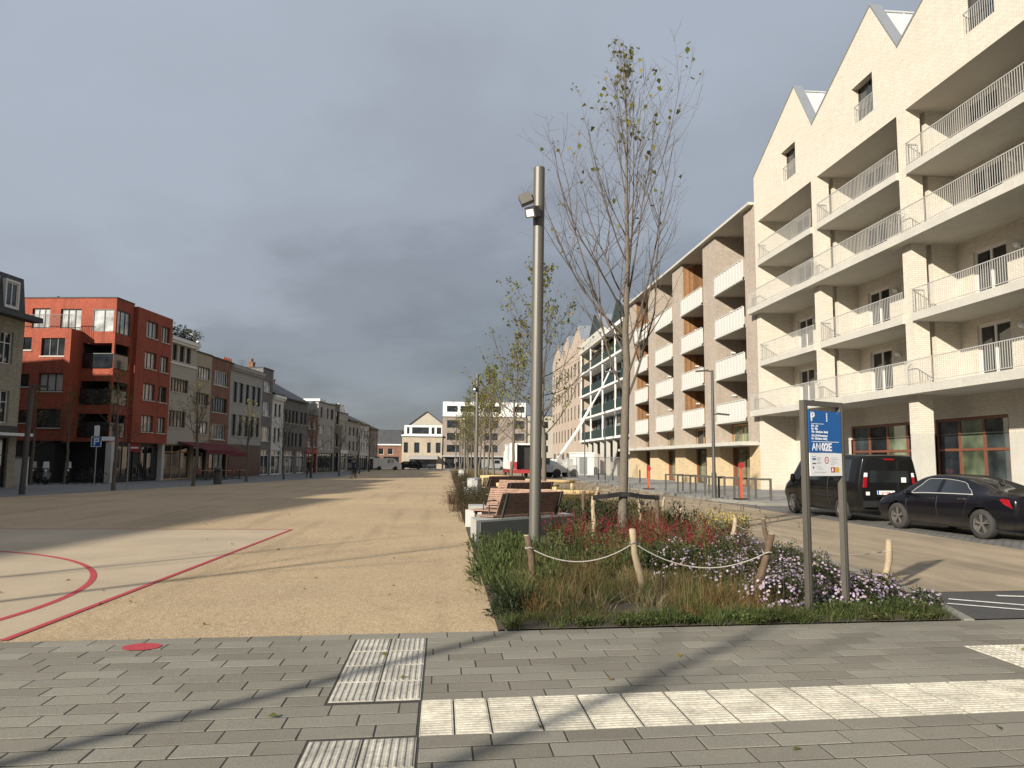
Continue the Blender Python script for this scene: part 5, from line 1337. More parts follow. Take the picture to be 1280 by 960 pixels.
for (x, y, lab) in ((1.0,34.9,'small pale concrete block beside the grey bin'),(1.15,44.4,'small pale concrete block further along the gravel edge')):
    b = MB().box(x,x+.42,y,y+.7,-.02,.45); tag(b.build('concrete_block', M['plinth']), lab, 'block', 'concrete blocks on the gravel edge')
# log rails
M['log'] = plain('pale_log', (.50,.36,.18), .8, var=.2, scale=10)
def lograil(x, y, rz, L, label, n=3):
    t_ = thing('log_rail', label, 'log rail', (x,y,0), rz, 'pale log rails in the bed')
    b = MB(); b.tube([(0,0,.70),(L*.35,.01,.72),(L*.7,-.01,.70),(L,0,.71)],[.085,.09,.085,.08],10); b.build('rail', M['log'], t_, smooth=True)
    for k in range(n): MB().tube([(.15+(L-.3)*k/(n-1),0,-.05),(.15+(L-.3)*k/(n-1),0,.64)],.06,9).build('post', M['log'], t_, smooth=True)
    return t_
lograil(2.35,23.7,R(3),2.6,'nearest pale log rail, just above the bench backs')
lograil(2.2,31.2,R(2),2.6,'second pale log rail behind the benches',4)
lograil(2.6,38.5,R(4),2.4,'third pale log rail beside the far benches')
lograil(2.3,46.5,R(2),2.2,'farthest pale log rail by the second lamp post')
lograil(4.2,36.0,R(12),2.2,'pale log rail nearer to the road, right of the others')
# litter bins
def bin_(x, y, label):
    t_ = thing('litter_bin', label, 'bin', (x,y,0), 0, 'grey concrete bins by the benches')
    b = MB(); b.extrude([(.31*math.cos(a*math.pi/4+.39),.31*math.sin(a*math.pi/4+.39),0) for a in range(8)], (0,0,.88)); b.build('body', M['plinth'], t_)
    MB().lathe([(.30,.882),(.30,.95),(.2,.97),(.18,.93),(.0,.93)],16).build('rim', M['galv'], t_)
    return t_
bin_(1.32,31.6,'grey eight-sided concrete bin beside the dark shrubs'); bin_(1.55,60.0,'smaller looking grey bin further along the gravel edge')
# ------------------------------------------------------------------ bike hoops and red posts on the right sidewalk
hp = thing('bike_hoop', 'nearest bike hoop, closest to the parked van', 'bike hoop', (12.75,31.0,.1), 0, 'steel bike hoops on the sidewalk')
b = MB(); b.box(-.04,.04,-.04,.04,-.05,.85).box(.92,1.0,-.04,.04,-.05,.85).box(-.04,1.0,-.041,.041,.851,.93); b.build('hoop', M['sign_post'], hp)
hl = ['second bike hoop from the van','third bike hoop from the van','fourth bike hoop, next to the slim street lamp','fifth bike hoop from the van','sixth bike hoop from the van','farthest bike hoop towards the glass block']
for k, (x, y) in enumerate(((12.65,32.3),(12.55,33.9),(12.5,35.6),(12.35,37.3),(12.3,39.2),(12.25,41.2))):
    c = copy_tree(hp); c.location = (x,y,.1); c['label'] = hl[k]
def redpost(x, y, h, label):
    t_ = thing('warning_post', label, 'sign post', (x,y,.1), 0, 'orange posts with round red signs')
    MB().box(-.045,.045,-.03,.03,0,h).build('post', M['orange_paint'], t_)
    MB().lathe([(.13,0),(.13,.02),(.0,.02)],20,(0,-.06,h+.05),'y').lathe([(.13,0),(0,0)],20,(0,-.06,h+.05),'y').build('disc', M['red_paint'], t_)
    MB().box(-.3,.3,-.2,.2,-.0,.06).build('foot', M['black'], t_)
redpost(12.8,31.9,1.42,'orange post with red round sign among the bike hoops'); redpost(11.9,43.4,1.15,'smaller orange post with red sign in front of the glass block')

# ------------------------------------------------------------------ building site beyond: boom lift, box truck, fences, cones, workers
bl = thing('boom_lift', 'white boom lift with long raised arm in front of the pink brick block', 'boom lift', (12.2,78,0), R(20))
MB().box(-1.4,1.4,-.9,.9,.55,1.3).box(-.9,.9,-.8,.8,1.301,1.9).build('chassis', M['white_paint'], bl)
for x in (-1.0,1.0):
    for y in (-.85,.85): MB().lathe([(0,-.15),(.42,-.15),(.45,-.1),(.45,.1),(.42,.15),(0,.15)],16,(x,y,.45),'y').build('wheel', M['black'], bl)
MB().tube([(-.4,0,1.9),(2.0,0,5.0),(3.7,0,7.7)],[.19,.17,.15],6).build('lower_boom', M['white_paint'], bl)
MB().tube([(3.65,0,7.6),(5.0,.1,9.6),(6.1,.1,11.6)],[.10,.09,.08],6).build('upper_boom', M['white_paint'], bl)
b = MB(); b.box(5.7,7.2,-.5,.6,11.3,11.4)
for (x,y) in ((5.7,-.5),(7.16,-.5),(5.7,.56),(7.16,.56)): b.box(x,x+.04,y,y+.04,11.4,12.4)
b.box(5.74,7.16,-.5,-.46,12.36,12.4).box(5.74,7.16,.56,.6,12.36,12.4); b.build('basket', M['galv'], bl)
tr = thing('box_truck', 'white box truck with red lower band and open dark rear, parked on the road', 'truck', (6.2,70,0), 0)
M['truck_red'] = plain('truck_red', (.28,.025,.03), .5)
MB().box(0,.62,0,6,.9,3.3).box(.62,2.4,.4,6,3.15,3.3).box(2.3,2.4,.0,6,.9,3.148).box(.62,2.298,5.8,6,.9,3.148).build('box', M['white_paint'], tr)
MB().box(-.004,.61,-.012,-.002,.92,1.6).build('red_band', M['truck_red'], tr)
MB().box(.622,2.298,.5,5.79,.9,.98).box(.63,2.29,.8,.82,.98,3.14).build('floor_and_shade_sheet', M['shop_dark'], tr)  # dark floor, plus an upright dark sheet standing for the shade inside
MB().box(0,2.4,0,8.2,.55,.88).build('frame', M['truck_red'], tr)
b = MB(); b.extrude([(0,6.1,.9),(0,8.2,.9),(0,8.2,1.7),(0,7.7,2.6),(0,6.1,2.7)],(2.4,0,0)); b.build('cab', M['white_paint'], tr)
for y in (1.2,7.2):
    for x in (.15,2.25): MB().lathe([(0,-.15),(.42,-.15),(.45,-.1),(.45,.1),(.42,.15),(0,.15)],16,(x,y,.45),'x').build('wheel', M['black'], tr)
def fence(x, y, rz, label, L=3.0):
    t_ = thing('site_fence', label, 'fence', (x,y,.1), rz, 'mesh fence panels around the building site')
    b = MB()
    for xx in (0,L): b.box(xx-.02,xx+.02,-.02,.02,0,2.0)
    b.box(0,L,-.019,.019,1.96,2.0).box(0,L,-.019,.019,.1,.14); b.build('frame', M['galv'], t_)
    m = MB()
    for k in range(1,26): m.box(L*k/26-.006,L*k/26+.006,-.004,.004,.14,1.96)
    for k in range(1,9): m.box(0,L,-.006,.003,.14+k*.2-.005,.14+k*.2+.005)
    m.build('mesh', M['galv'], t_); return t_
f0 = fence(11.9,71.5,R(12),'mesh fence panel nearest to the boom lift')
for k, (x, y, rz, lab) in enumerate(((14.9,72.2,R(6),'mesh fence panel in front of the glass block, second from the lift'),(12.4,75.5,R(78),'mesh fence panel turned along the road by the lift'),(13.0,68.8,R(96),'mesh fence panel standing edge on in front of the glass block'),(16,79,R(15),'mesh fence panel at the foot of the glass block'))):
    c = copy_tree(f0); c.location = (x,y,.1); c.rotation_euler = (0,0,rz); c['label'] = lab
cn = thing('bollard', 'grey bollard nearest to the glass block on the sidewalk', 'bollard', (14.2,63,.1), 0, 'thin grey bollards before the glass block')
MB().lathe([(.06,-.05),(.06,.95),(.0,.97)],10).build('post', M['dark_metal'], cn)
for k, (x, y, lab) in enumerate(((13.6,66,'grey bollard left of the nearest bollard'),(15.2,58,'grey bollard right of the nearest bollard'))):
    c = copy_tree(cn); c.location = (x,y,.1); c['label'] = lab
def tallpole(x, y, h, lab):
    t_ = thing('site_pole', lab, 'pole', (x,y,.1), 0, 'thin poles before the glass block'); MB().lathe([(.06,-.05),(.05,h),(0,h)],8).build('pole', M['dark_metal'], t_)
tallpole(13.9,74,5.5,'thin dark pole before the left end of the glass block'); tallpole(14.2,66,6.0,'thin dark pole before the middle of the glass block')
sh_ = thing('site_hut', 'white site hut behind the mesh fence', 'hut', (15.4,88,.1), 0)
MB().box(0,2.2,0,4,0,2.5).build('wall', M['white_paint'], sh_); MB().box(-.1,2.3,-.1,4.1,2.501,2.62).build('roof', M['white_metal'], sh_); MB().box(.5,1.4,-.03,-.002,.1,2.1).build('door', M['galv'], sh_)

# ------------------------------------------------------------------ left side: signs, bin, scooters, cafe terrace
t_ = thing('parking_place_sign', 'blue and white parking sign on a thin pole before the red brick house', 'sign', (-21.9,50.6,0), 0)
MB().lathe([(.04,-.05),(.04,3.75),(0,3.75)],8).build('pole', M['galv'], t_)
pl_ = MB().box(-.31,.31,-.07,-.045,2.35,3.0).build('panel', M['sign_white'], t_); MB().box(-.27,.27,-.075,-.071,2.39,2.96).build('blue_field', M['sign_blue'], pl_)
MB().box(-.14,-.06,-.079,-.076,2.45,2.9).box(-.058,.1,-.079,-.076,2.82,2.9).box(.1,.17,-.079,-.076,2.66,2.9).box(-.058,.1,-.079,-.076,2.66,2.73).build('symbol', M['letter_white'], pl_)
MB().box(-.16,.16,-.07,-.045,3.05,3.7).build('upper_panel', M['sign_white'], t_); MB().box(.25,1.1,-.07,-.045,2.75,3.0).build('side_panel', M['sign_white'], t_)
t_ = thing('street_bin', 'dark grey round-topped bin standing before the brown brick house', 'bin', (-14.7,51.9,0), 0)
MB().lathe([(.26,0),(.26,.98),(.22,1.12),(.1,1.18),(0,1.19)],14).build('body', M['lamp_dark'], t_); MB().box(-.18,.18,-.275,-.255,.78,.94).build('opening', M['black'], t_)
t_ = thing('street_sign', 'small red sign on a short post beside the sapling at the red house', 'sign', (-17.0,43.2,0), 0)
MB().lathe([(.035,-.05),(.035,2.45),(0,2.45)],8).build('post', M['galv'], t_); MB().box(.05,.55,-.03,-.01,2.0,2.45).build('panel', M['red_paint'], t_); MB().box(.1,.5,-.036,-.031,2.18,2.27).build('bar', M['white_paint'], t_)
t_ = thing('utility_cabinet', 'pale utility cabinet at the left edge before the mansard house', 'cabinet', (-24.3,46.4,0), R(8)); MB().box(-1.2,.3,0,.6,.0,1.6).build('body', M['white_paint'], t_); MB().box(-1.25,.35,-.05,.65,1.601,1.68).build('lid', M['galv'], t_); MB().box(-.46,-.44,-.012,-.002,.1,1.5).build('door_gap', M['black'], t_)
def wheel2(b, x, r, w=.05): b.lathe([(r-.09,-w),(r,-w*.8),(r+.005,0),(r,w*.8),(r-.09,w),(r-.09,-w)],18,(x,0,r),'y')
def scooter(x, y, rz, mat, lab):
    t_ = thing('scooter', lab, 'scooter', (x,y,0), rz, 'scooters parked before the red brick house')
    for xx in (-.6,.62):
        b = MB(); wheel2(b, xx, .24, .055); b.build('wheel', M['black'], t_, smooth=True)
    b = MB(); b.extrude([(-.85,-.14,.45),(-.2,-.16,.30),(.25,-.15,.28),(.30,-.15,.36),(-.05,-.16,.42),(-.15,-.14,.70),(-.85,-.12,.72)],(0,.29,0)); b.extrude([(.28,-.17,.30),(.40,-.15,.30),(.52,-.12,.95),(.42,-.12,.98)],(0,.30,0)); b.tube([(.62,0,.25),(.48,0,.95)],.04,7); b.extrude([(.45,-.08,.42),(.80,-.07,.46),(.85,-.07,.50),(.5,-.08,.55)],(0,.15,0)); b.build('body', M[mat], t_)
    MB().extrude([(-.88,-.13,.73),(-.1,-.13,.71),(-.12,-.12,.80),(-.85,-.11,.84)],(0,.25,0)).build('saddle', M['black'], t_)
    MB().tube([(.42,-.33,1.04),(.46,0,1.0),(.42,.33,1.04)],.02,6).build('handlebar', M['dark_metal'], t_)
    MB().extrude([(.50,-.18,1.0),(.50,.18,1.0),(.42,.15,1.4),(.42,-.15,1.4)],(.012,0,.0)).build('windscreen', M['glass_pale'], t_)
    MB().lathe([(.07,0),(.07,.05),(0,.06)],10,(.5,0,.86),'x').build('headlight', M['sign_white'], t_)
scooter(-24.6,50.2,R(-70),'galv','grey and black scooter parked before the red brick house'); scooter(-25.6,50.9,R(-80),'lamp_dark','dark scooter parked left of the grey one'); scooter(-23.9,51.3,R(-60),'black','black scooter parked right of the grey one')
def bicycle(x, y, rz, lab, mat='dark_metal', sc=1):
    t_ = thing('bicycle', lab, 'bicycle', (x,y,0), rz, 'parked bicycles')
    for xx in (-.52,.52):
        w_ = MB(); w_.tube([(xx+.33*math.cos(a),0,.35+.33*math.sin(a)) for a in np.linspace(0,2*math.pi,19)],.018,5,cap=False)
        for k in range(6):
            a = k*math.pi/6; w_.tube([(xx+.32*math.cos(a),0,.35+.32*math.sin(a)),(xx-.32*math.cos(a),0,.35-.32*math.sin(a))],.004,3,cap=False)
        w_.build('wheel', M['black'], t_)
    b = MB()
    for p, q in (((-.52,0,.35),(-.1,0,.32)),((-.1,0,.32),(-.22,0,.86)),((-.1,0,.32),(.36,0,.76)),((-.19,0,.78),(.35,0,.82)),((-.52,0,.35),(-.2,0,.78)),((.52,0,.35),(.34,0,.92))): b.tube([p,q],.018,6)
    b.build('frame', M[mat], t_)
    MB().box(-.34,-.1,-.07,.07,.87,.93).build('saddle', M['black'], t_); MB().tube([(.25,-.28,1.02),(.36,0,.98),(.25,.28,1.02)],.014,5).build('handlebar', M['dark_metal'], t_)
    return t_
bicycle(-22.6,50.9,R(10),'bicycle leaning right of the scooters'); bicycle(-22.3,51.5,R(24),'second bicycle right of the scooters, nearer the wall')
M['terrace_red'] = plain('red_chair_paint', (.16,.03,.035), .6)
tb0 = thing('cafe_table', 'cafe table under the left part of the red awning', 'table', (-18.2,61.2,0), R(82), 'cafe tables before the cream house')
MB().box(-.4,.4,-.4,.4,.70,.74).build('tabletop', M['timber_pale'], tb0); MB().lathe([(.05,0),(.05,.7)],8).lathe([(.25,0),(.25,.03),(0,.03)],12).build('leg', M['dark_metal'], tb0)
ch0 = thing('cafe_chair', 'red cafe chair left of the first cafe table', 'chair', (-18.4,60.3,0), R(80), 'red cafe chairs before the cream house')
MB().box(-.22,.22,-.22,.22,.43,.47).build('seat', M['terrace_red'], ch0); MB().box(-.22,.22,.19,.22,.48,.9).build('backrest', M['terrace_red'], ch0)
for (x,y) in ((-.2,-.2),(.2,-.2),(-.2,.2),(.2,.2)): MB().tube([(x,y,0),(x*.9,y*.9,.43)],.016,5).build('leg', M['dark_metal'], ch0)
for k,(x,y,lab) in enumerate(((-17.6,64.0,'cafe table under the middle of the red awning'),(-17.1,66.6,'cafe table under the right part of the red awning'))): 
    c = copy_tree(tb0); c.location = (x,y,0); c['label'] = lab
for k,(x,y,rz,lab) in enumerate(((-18.0,62.2,R(-90),'red cafe chair right of the first cafe table'),(-17.8,63.1,R(85),'red cafe chair left of the second cafe table'),(-17.4,65.0,R(-95),'red cafe chair right of the second cafe table'),(-17.2,65.8,R(80),'red cafe chair left of the third cafe table'))):
    c = copy_tree(ch0); c.location = (x,y,0); c.rotation_euler = (0,0,rz); c['label'] = lab
wb0 = thing('cafe_bench', 'white topped bench before the yellow brick cafe, left one', 'bench', (-6.5,141,0), 0, 'white benches at the far end'); MB().box(0,1.7,0,.5,.72,.85).build('seat', M['white_paint'], wb0); MB().box(.2,.3,.1,.4,0,.72).build('leg', M['dark_metal'], wb0); MB().box(1.4,1.5,.1,.4,0,.72).build('leg', M['dark_metal'], wb0)
c = copy_tree(wb0); c.location = (-2.6,141,0); c['label'] = 'white topped bench before the yellow brick cafe, right one'
# ------------------------------------------------------------------ people (far off): one skinned body each
M['cloth_navy'] = plain('navy_cloth', (.018,.022,.045), .9); M['cloth_dark'] = plain('dark_cloth', (.02,.02,.022), .9); M['skin'] = plain('skin', (.42,.25,.17), .6); M['hair'] = plain('dark_hair', (.03,.02,.015), .8); M['cloth_grey'] = plain('grey_cloth', (.12,.12,.13), .9); M['hivis'] = plain('orange_work_jacket', (.70,.16,.02), .8)
def skinned(name, joints, edges, mats_by_z, parent, sub=1):
    me = bpy.data.meshes.new(name); me.from_pydata([j[:3] for j in joints], edges, [])
    o = bpy.data.objects.new(name, me); COL.objects.link(o)
    o.modifiers.new('skin', 'SKIN'); 
    for i, j in enumerate(joints): me.skin_vertices[0].data[i].radius = (j[3], j[3] if len(j) < 5 else j[4]); 
    me.skin_vertices[0].data[0].use_root = True
    sb = o.modifiers.new('sub', 'SUBSURF'); sb.levels = sub; sb.render_levels = sub
    bpy.context.view_layer.update()
    m2 = bpy.data.meshes.new_from_object(o.evaluated_get(bpy.context.evaluated_depsgraph_get()))
    bpy.data.objects.remove(o); m2.name = name
    m2.materials.clear()
    for (z, m) in mats_by_z: m2.materials.append(M[m])
    for p in m2.polygons:
        z = p.center.z; p.use_smooth = True
        for i, (zz, _) in enumerate(mats_by_z):
            if z >= zz: p.material_index = i
    return link(name, m2, parent)
def person(x, y, rz, label, top='cloth_navy', legs='cloth_dark', stride=.18, sit=False, h=1.75, z=0):
    t_ = thing('person', label, 'person', (x,y,z), rz, 'people on the square')
    s = h/1.75
    if not sit:
        J = [(0,0,.95,.13,.10),(0,0,1.15,.14,.10),(0,0,1.38,.17,.11),(0,0,1.50,.06),(0,.01,1.56,.055),
             (-.10,0,.90,.085),(-.11,stride*.5,.50,.06),(-.11,-stride*.2+stride,.08,.042),(-.11,stride*.8+.14,.04,.04),
             (.10,0,.90,.085),(.11,-stride*.3,.50,.06),(.11,-stride,.09,.042),(.11,-stride+.14,.04,.04),
             (-.20,0,1.42,.06),(-.25,-.05,1.15,.045),(-.24,.08,.90,.034),(-.24,.12,.82,.03),
             (.20,0,1.42,.06),(.25,.05,1.15,.045),(.24,.14,.92,.034),(.24,.18,.84,.03)]
    else:
        J = [(0,-.1,.95,.13,.11),(0,-.02,1.15,.14,.10),(0,.08,1.36,.17,.11),(0,.12,1.47,.06),(0,.14,1.52,.055),
             (-.10,-.06,.93,.085),(-.12,.30,.78,.065),(-.11,.16,.34,.045),(-.11,.30,.28,.04),
             (.10,-.06,.93,.085),(.12,.24,.62,.065),(.11,.05,.20,.045),(.11,.19,.15,.04),
             (-.20,.08,1.38,.06),(-.24,.25,1.18,.045),(-.22,.48,1.06,.034),(-.21,.54,1.04,.03),
             (.20,.08,1.38,.06),(.24,.25,1.18,.045),(.22,.48,1.06,.034),(.21,.54,1.04,.03)]
    J = [tuple([a*s for a in j]) for j in J]
    E = [(0,1),(1,2),(2,3),(3,4),(0,5),(5,6),(6,7),(7,8),(0,9),(9,10),(10,11),(11,12),(2,13),(13,14),(14,15),(15,16),(2,17),(17,18),(18,19),(19,20)]
    skinned('body', J, E, [(-1,legs),(.93*s if not sit else .95*s,top),(1.47*s,'skin')], t_)
    hy = .02 if not sit else .18; hz = 1.64 if not sit else 1.62
    b = MB(); b.lathe([(.0,-.125),(.045,-.12),(.066,-.07),(.078,0),(.078,.04),(.06,.10),(.0,.125)],14,(0,hy*s,hz*s)); 
    b.extrude([(-.012,hy*s+.07,hz*s-.03),(.012,hy*s+.07,hz*s-.03),(0,hy*s+.07,hz*s+.02)],(0,.022,0)); b.build('head', M['skin'], t_, smooth=True)
    b = MB(); b.lathe([(.083,-.04),(.087,.03),(.068,.105),(.0,.135)],14,(0,hy*s-.014,hz*s)); b.build('hair', M['hair'], t_, smooth=True)
    return t_
bk = bicycle(-7.9,69.4,R(75),'bicycle ridden by the person in navy on the gravel'); 
person(-7.9,69.4,R(-15),'person in navy riding a bicycle over the gravel','cloth_navy','cloth_dark',sit=True)
for (x,y,rz,lab,tp) in ((-12.0,70.5,1.0,'person in dark clothes by the sapling before the red shop','cloth_dark'),(-10.6,112,.4,'person in grey walking at the far left corner','cloth_grey'),(-5.4,128,2.4,'person in dark coat before the yellow cafe','cloth_dark')):
    person(x,y,rz,lab,tp)
person(7.6,71.2,.6,'worker in white and dark clothes at the open rear of the truck','white_paint','cloth_dark')
person(9.6,75.2,-1.2,'worker in orange jacket between truck and boom lift','hivis','cloth_dark')
# ------------------------------------------------------------------ vehicles
def car_paint(name, c, dust):
    t = NT(name); v = t.co('Object'); g = t.N('ShaderNodeSeparateXYZ'); t.L(v, g.inputs[0])
    n = t.noise(v, 2.5, 5, .7)
    m = t.N('ShaderNodeMapRange'); m.inputs['From Min'].default_value = .46; m.inputs['From Max'].default_value = .05; t.L(g.outputs[2], m.inputs['Value'])
    a = t.N('ShaderNodeMath', operation='MULTIPLY'); t.L(m.outputs[0], a.inputs[0]); t.L(n, a.inputs[1])
    t.setc(t.mix(c, dust, a.outputs[0])); t.setv('Roughness', .22); t.setv('Specular IOR Level', .12); t.setv('Coat Weight', .3); t.setv('Coat Roughness', .06)
    r = t.N('ShaderNodeMath', operation='MULTIPLY_ADD'); t.L(a.outputs[0], r.inputs[0]); r.inputs[1].default_value = .6; r.inputs[2].default_value = .2; t.L(r.outputs[0], t.b.inputs['Roughness'])
    return t.mat
M['car_black'] = car_paint('black_car_paint', (.006,.006,.008), (.10,.085,.065))
M['van_black'] = car_paint('black_van_paint', (.007,.007,.007), (.08,.068,.055))
M['car_glass'] = glass('car_glass', (.008,.010,.011), .03)
M['tyre'] = plain('tyre_rubber', (.03,.028,.026), .85, var=.3, scale=8)
M['rim'] = plain('alloy_rim', (.26,.24,.22), .4, .7, var=.2, scale=8)
M['chrome'] = plain('chrome', (.70,.70,.70), .12, 1.0, var=.02)
M['tail_red'] = plain('tail_light', (.22,.006,.010), .15, var=.2); M['tail_clear'] = plain('clear_light', (.62,.60,.58), .2)
M['plate'] = plain('number_plate', (.72,.70,.66), .5, var=.05); M['plate_text'] = plain('plate_red', (.35,.03,.04), .6)
def loft(st, nx=150):
    """st rows: x zb zs zm zsh zr wb wm wsh wr -> V grid"""
    st = np.array(st, float); xs = np.interp(np.linspace(0,1,nx), np.linspace(0,1,len(st)), st[:,0])
    xs = np.sort(np.concatenate([xs, np.linspace(st[0,0], st[-1,0], 40)])); xs = np.unique(np.round(xs,4))
    # smooth interpolation (Catmull-Rom by x)
    def cr(col):
        x, y = st[:,0], st[:,col]; m = np.gradient(y, x); i = np.clip(np.searchsorted(x, xs)-1, 0, len(x)-2); h = x[i+1]-x[i]; t = (xs-x[i])/h
        d = (y[i+1]-y[i])/h; mi, mj = m[i].copy(), m[i+1].copy()
        s = np.sign(d); mi = np.where(np.sign(mi) == s, np.clip(np.abs(mi),0,3*np.abs(d))*s, 0); mj = np.where(np.sign(mj) == s, np.clip(np.abs(mj),0,3*np.abs(d))*s, 0)
        return (2*t**3-3*t**2+1)*y[i]+(t**3-2*t**2+t)*h*mi+(-2*t**3+3*t**2)*y[i+1]+(t**3-t**2)*h*mj
    zb,zs,zm,zsh,zr,wb,wm,wsh,wr = [cr(k) for k in range(1,10)]
    ctrl = np.stack([np.stack([wb*0,zb],1), np.stack([wb*.9,zb],1), np.stack([wb,zs],1), np.stack([wm,zm],1), np.stack([wsh,zsh],1), np.stack([wr,zr-.05*np.clip((zr-zsh)/.3,.1,1)],1), np.stack([wr*.72,zr],1), np.stack([wr*0,zr+.018],1)],1)
    ts = np.concatenate([np.linspace(0,1,3)[:-1], np.linspace(1,2,4)[:-1], np.linspace(2,3,9)[:-1], np.linspace(3,4,9)[:-1], np.linspace(4,5,13)[:-1], np.linspace(5,6,6)[:-1], np.linspace(6,7,8)])
    V = []
    for t in ts:
        i = min(int(t), 6); f = t-i
        p0,p1,p2,p3 = ctrl[:,max(i-1,0)],ctrl[:,i],ctrl[:,i+1],ctrl[:,min(i+2,7)]
        T = .35
        m1,m2 = (p2-p0)*T,(p3-p1)*T
        V.append((2*f**3-3*f**2+1)*p1+(f**3-2*f**2+f)*m1+(-2*f**3+3*f**2)*p2+(f**3-f**2)*m2)
    V = np.stack(V,1)     # nx, nt, 2
    return xs, ts, V
def body_parts(t_, st, paint, wheels, classify, ends=True):
    xs, ts, V = loft(st); nx, nt = len(xs), len(ts)
    groups = {}
    for side in (1,-1):
        G = np.stack([np.repeat(xs[:,None],nt,1), V[:,:,0]*side, V[:,:,1]],2)
        for i in range(nx-1):
            xc = (xs[i]+xs[i+1])/2
            for j in range(nt-1):
                tc = (ts[j]+ts[j+1])/2
                c = (G[i,j]+G[i+1,j+1])/2
                if 1.0 < tc < 3.9 and any((c[0]-wx)**2+(c[2]-wz)**2 < (wr_+.045)**2 for (wx,wz,wr_) in wheels): continue
                if tc < 1 and any(abs(c[0]-wx) < wr_+.03 for (wx,wz,wr_) in wheels) and abs(c[1]) > .5: continue
                k = classify(xc, tc, abs(c[1]), c[2], side)
                q = [G[i,j],G[i+1,j],G[i+1,j+1],G[i,j+1]]
                if side < 0: q = q[::-1]
                groups.setdefault(k, []).append(q)
        for i, flip in ((0,0),(nx-1,1)):
            for j in range(nt-1):
                q = [G[i,j],G[i,j+1],(xs[i],0,G[i,j+1][2]),(xs[i],0,G[i,j][2])]
                if (side < 0) ^ bool(flip): q = q[::-1]
                groups.setdefault(('body',paint), []).append(q)
    for (name, mat, *_i), Q in groups.items():
        Q = np.array(Q).reshape(-1,3)
        # weld
        key = np.round(Q,4); u, inv = np.unique(key, axis=0, return_inverse=True); F = inv.reshape(-1,4)
        ok = np.array([len(set(f)) == 4 for f in F.tolist()]); F = F[ok]
        link(name, np_mesh(name, u, F, M[mat], None, True), t_)
def wheel(t_, x, y, r, w, spokes=5, name='wheel', double=True):
    o = link(name, None, t_, (x,y,r)); o.empty_display_size = .1
    s = 1 if y > 0 else -1
    b = MB(); b.lathe([(r*.70,-w*.5),(r*.93,-w*.5),(r*.985,-w*.38),(r,-w*.2),(r,w*.2),(r*.985,w*.38),(r*.93,w*.5),(r*.70,w*.5)],36,(0,0,0),'y'); b.build('tyre', M['tyre'], o, smooth=True)
    b = MB(); b.lathe([(r*.70,w*.42*s),(r*.66,w*.44*s),(r*.64,w*.34*s),(r*.63,-w*.3*s)],36,(0,0,0),'y')
    b.lathe([(0,w*.36*s),(r*.13,w*.36*s),(r*.15,w*.28*s)],16,(0,0,0),'y')
    for k in range(spokes):
        for dd in ((-.10,.10) if double else (0,)):
            a = 2*math.pi*k/spokes+.3; 
            c0 = Vector((math.cos(a+dd*.5),0,math.sin(a+dd*.5)))*r*.10; c1 = Vector((math.cos(a+dd*1.35),0,math.sin(a+dd*1.35)))*r*.66
            n = Vector((-(c1-c0).z,0,(c1-c0).x)).normalized()*r*.045
            b.extrude([c0-n+Vector((0,w*.36*s,0)),c0+n+Vector((0,w*.36*s,0)),c1+n*.9+Vector((0,w*.42*s,0)),c1-n*.9+Vector((0,w*.42*s,0))],(0,-w*.10*s,0))
    b.build('rim', M['rim'], o)
    MB().lathe([(r*.6,w*.0),(0,w*.0)],24,(0,w*.05*s,0),'y').build('brake_disc', M['dark_metal'], o)
    return o
def well(t_, x, r, y0, y1):
    b = MB(); n = 18
    for k in range(n):
        a0, a1 = math.pi*k/n-.15, math.pi*(k+1)/n-.15 if k < n-1 else math.pi+.15
        p = lambda a, y: (x+r*math.cos(a), y, r*.88+r*math.sin(a))
        b.poly([p(a0,y0),p(a1,y0),p(a1,y1),p(a0,y1)])
    b.poly([(x+r*math.cos(a), y0, r*.88+r*math.sin(a)) for a in np.linspace(-.15,math.pi+.15,n)])
    b.build('wheel_arch', M['black'], t_)

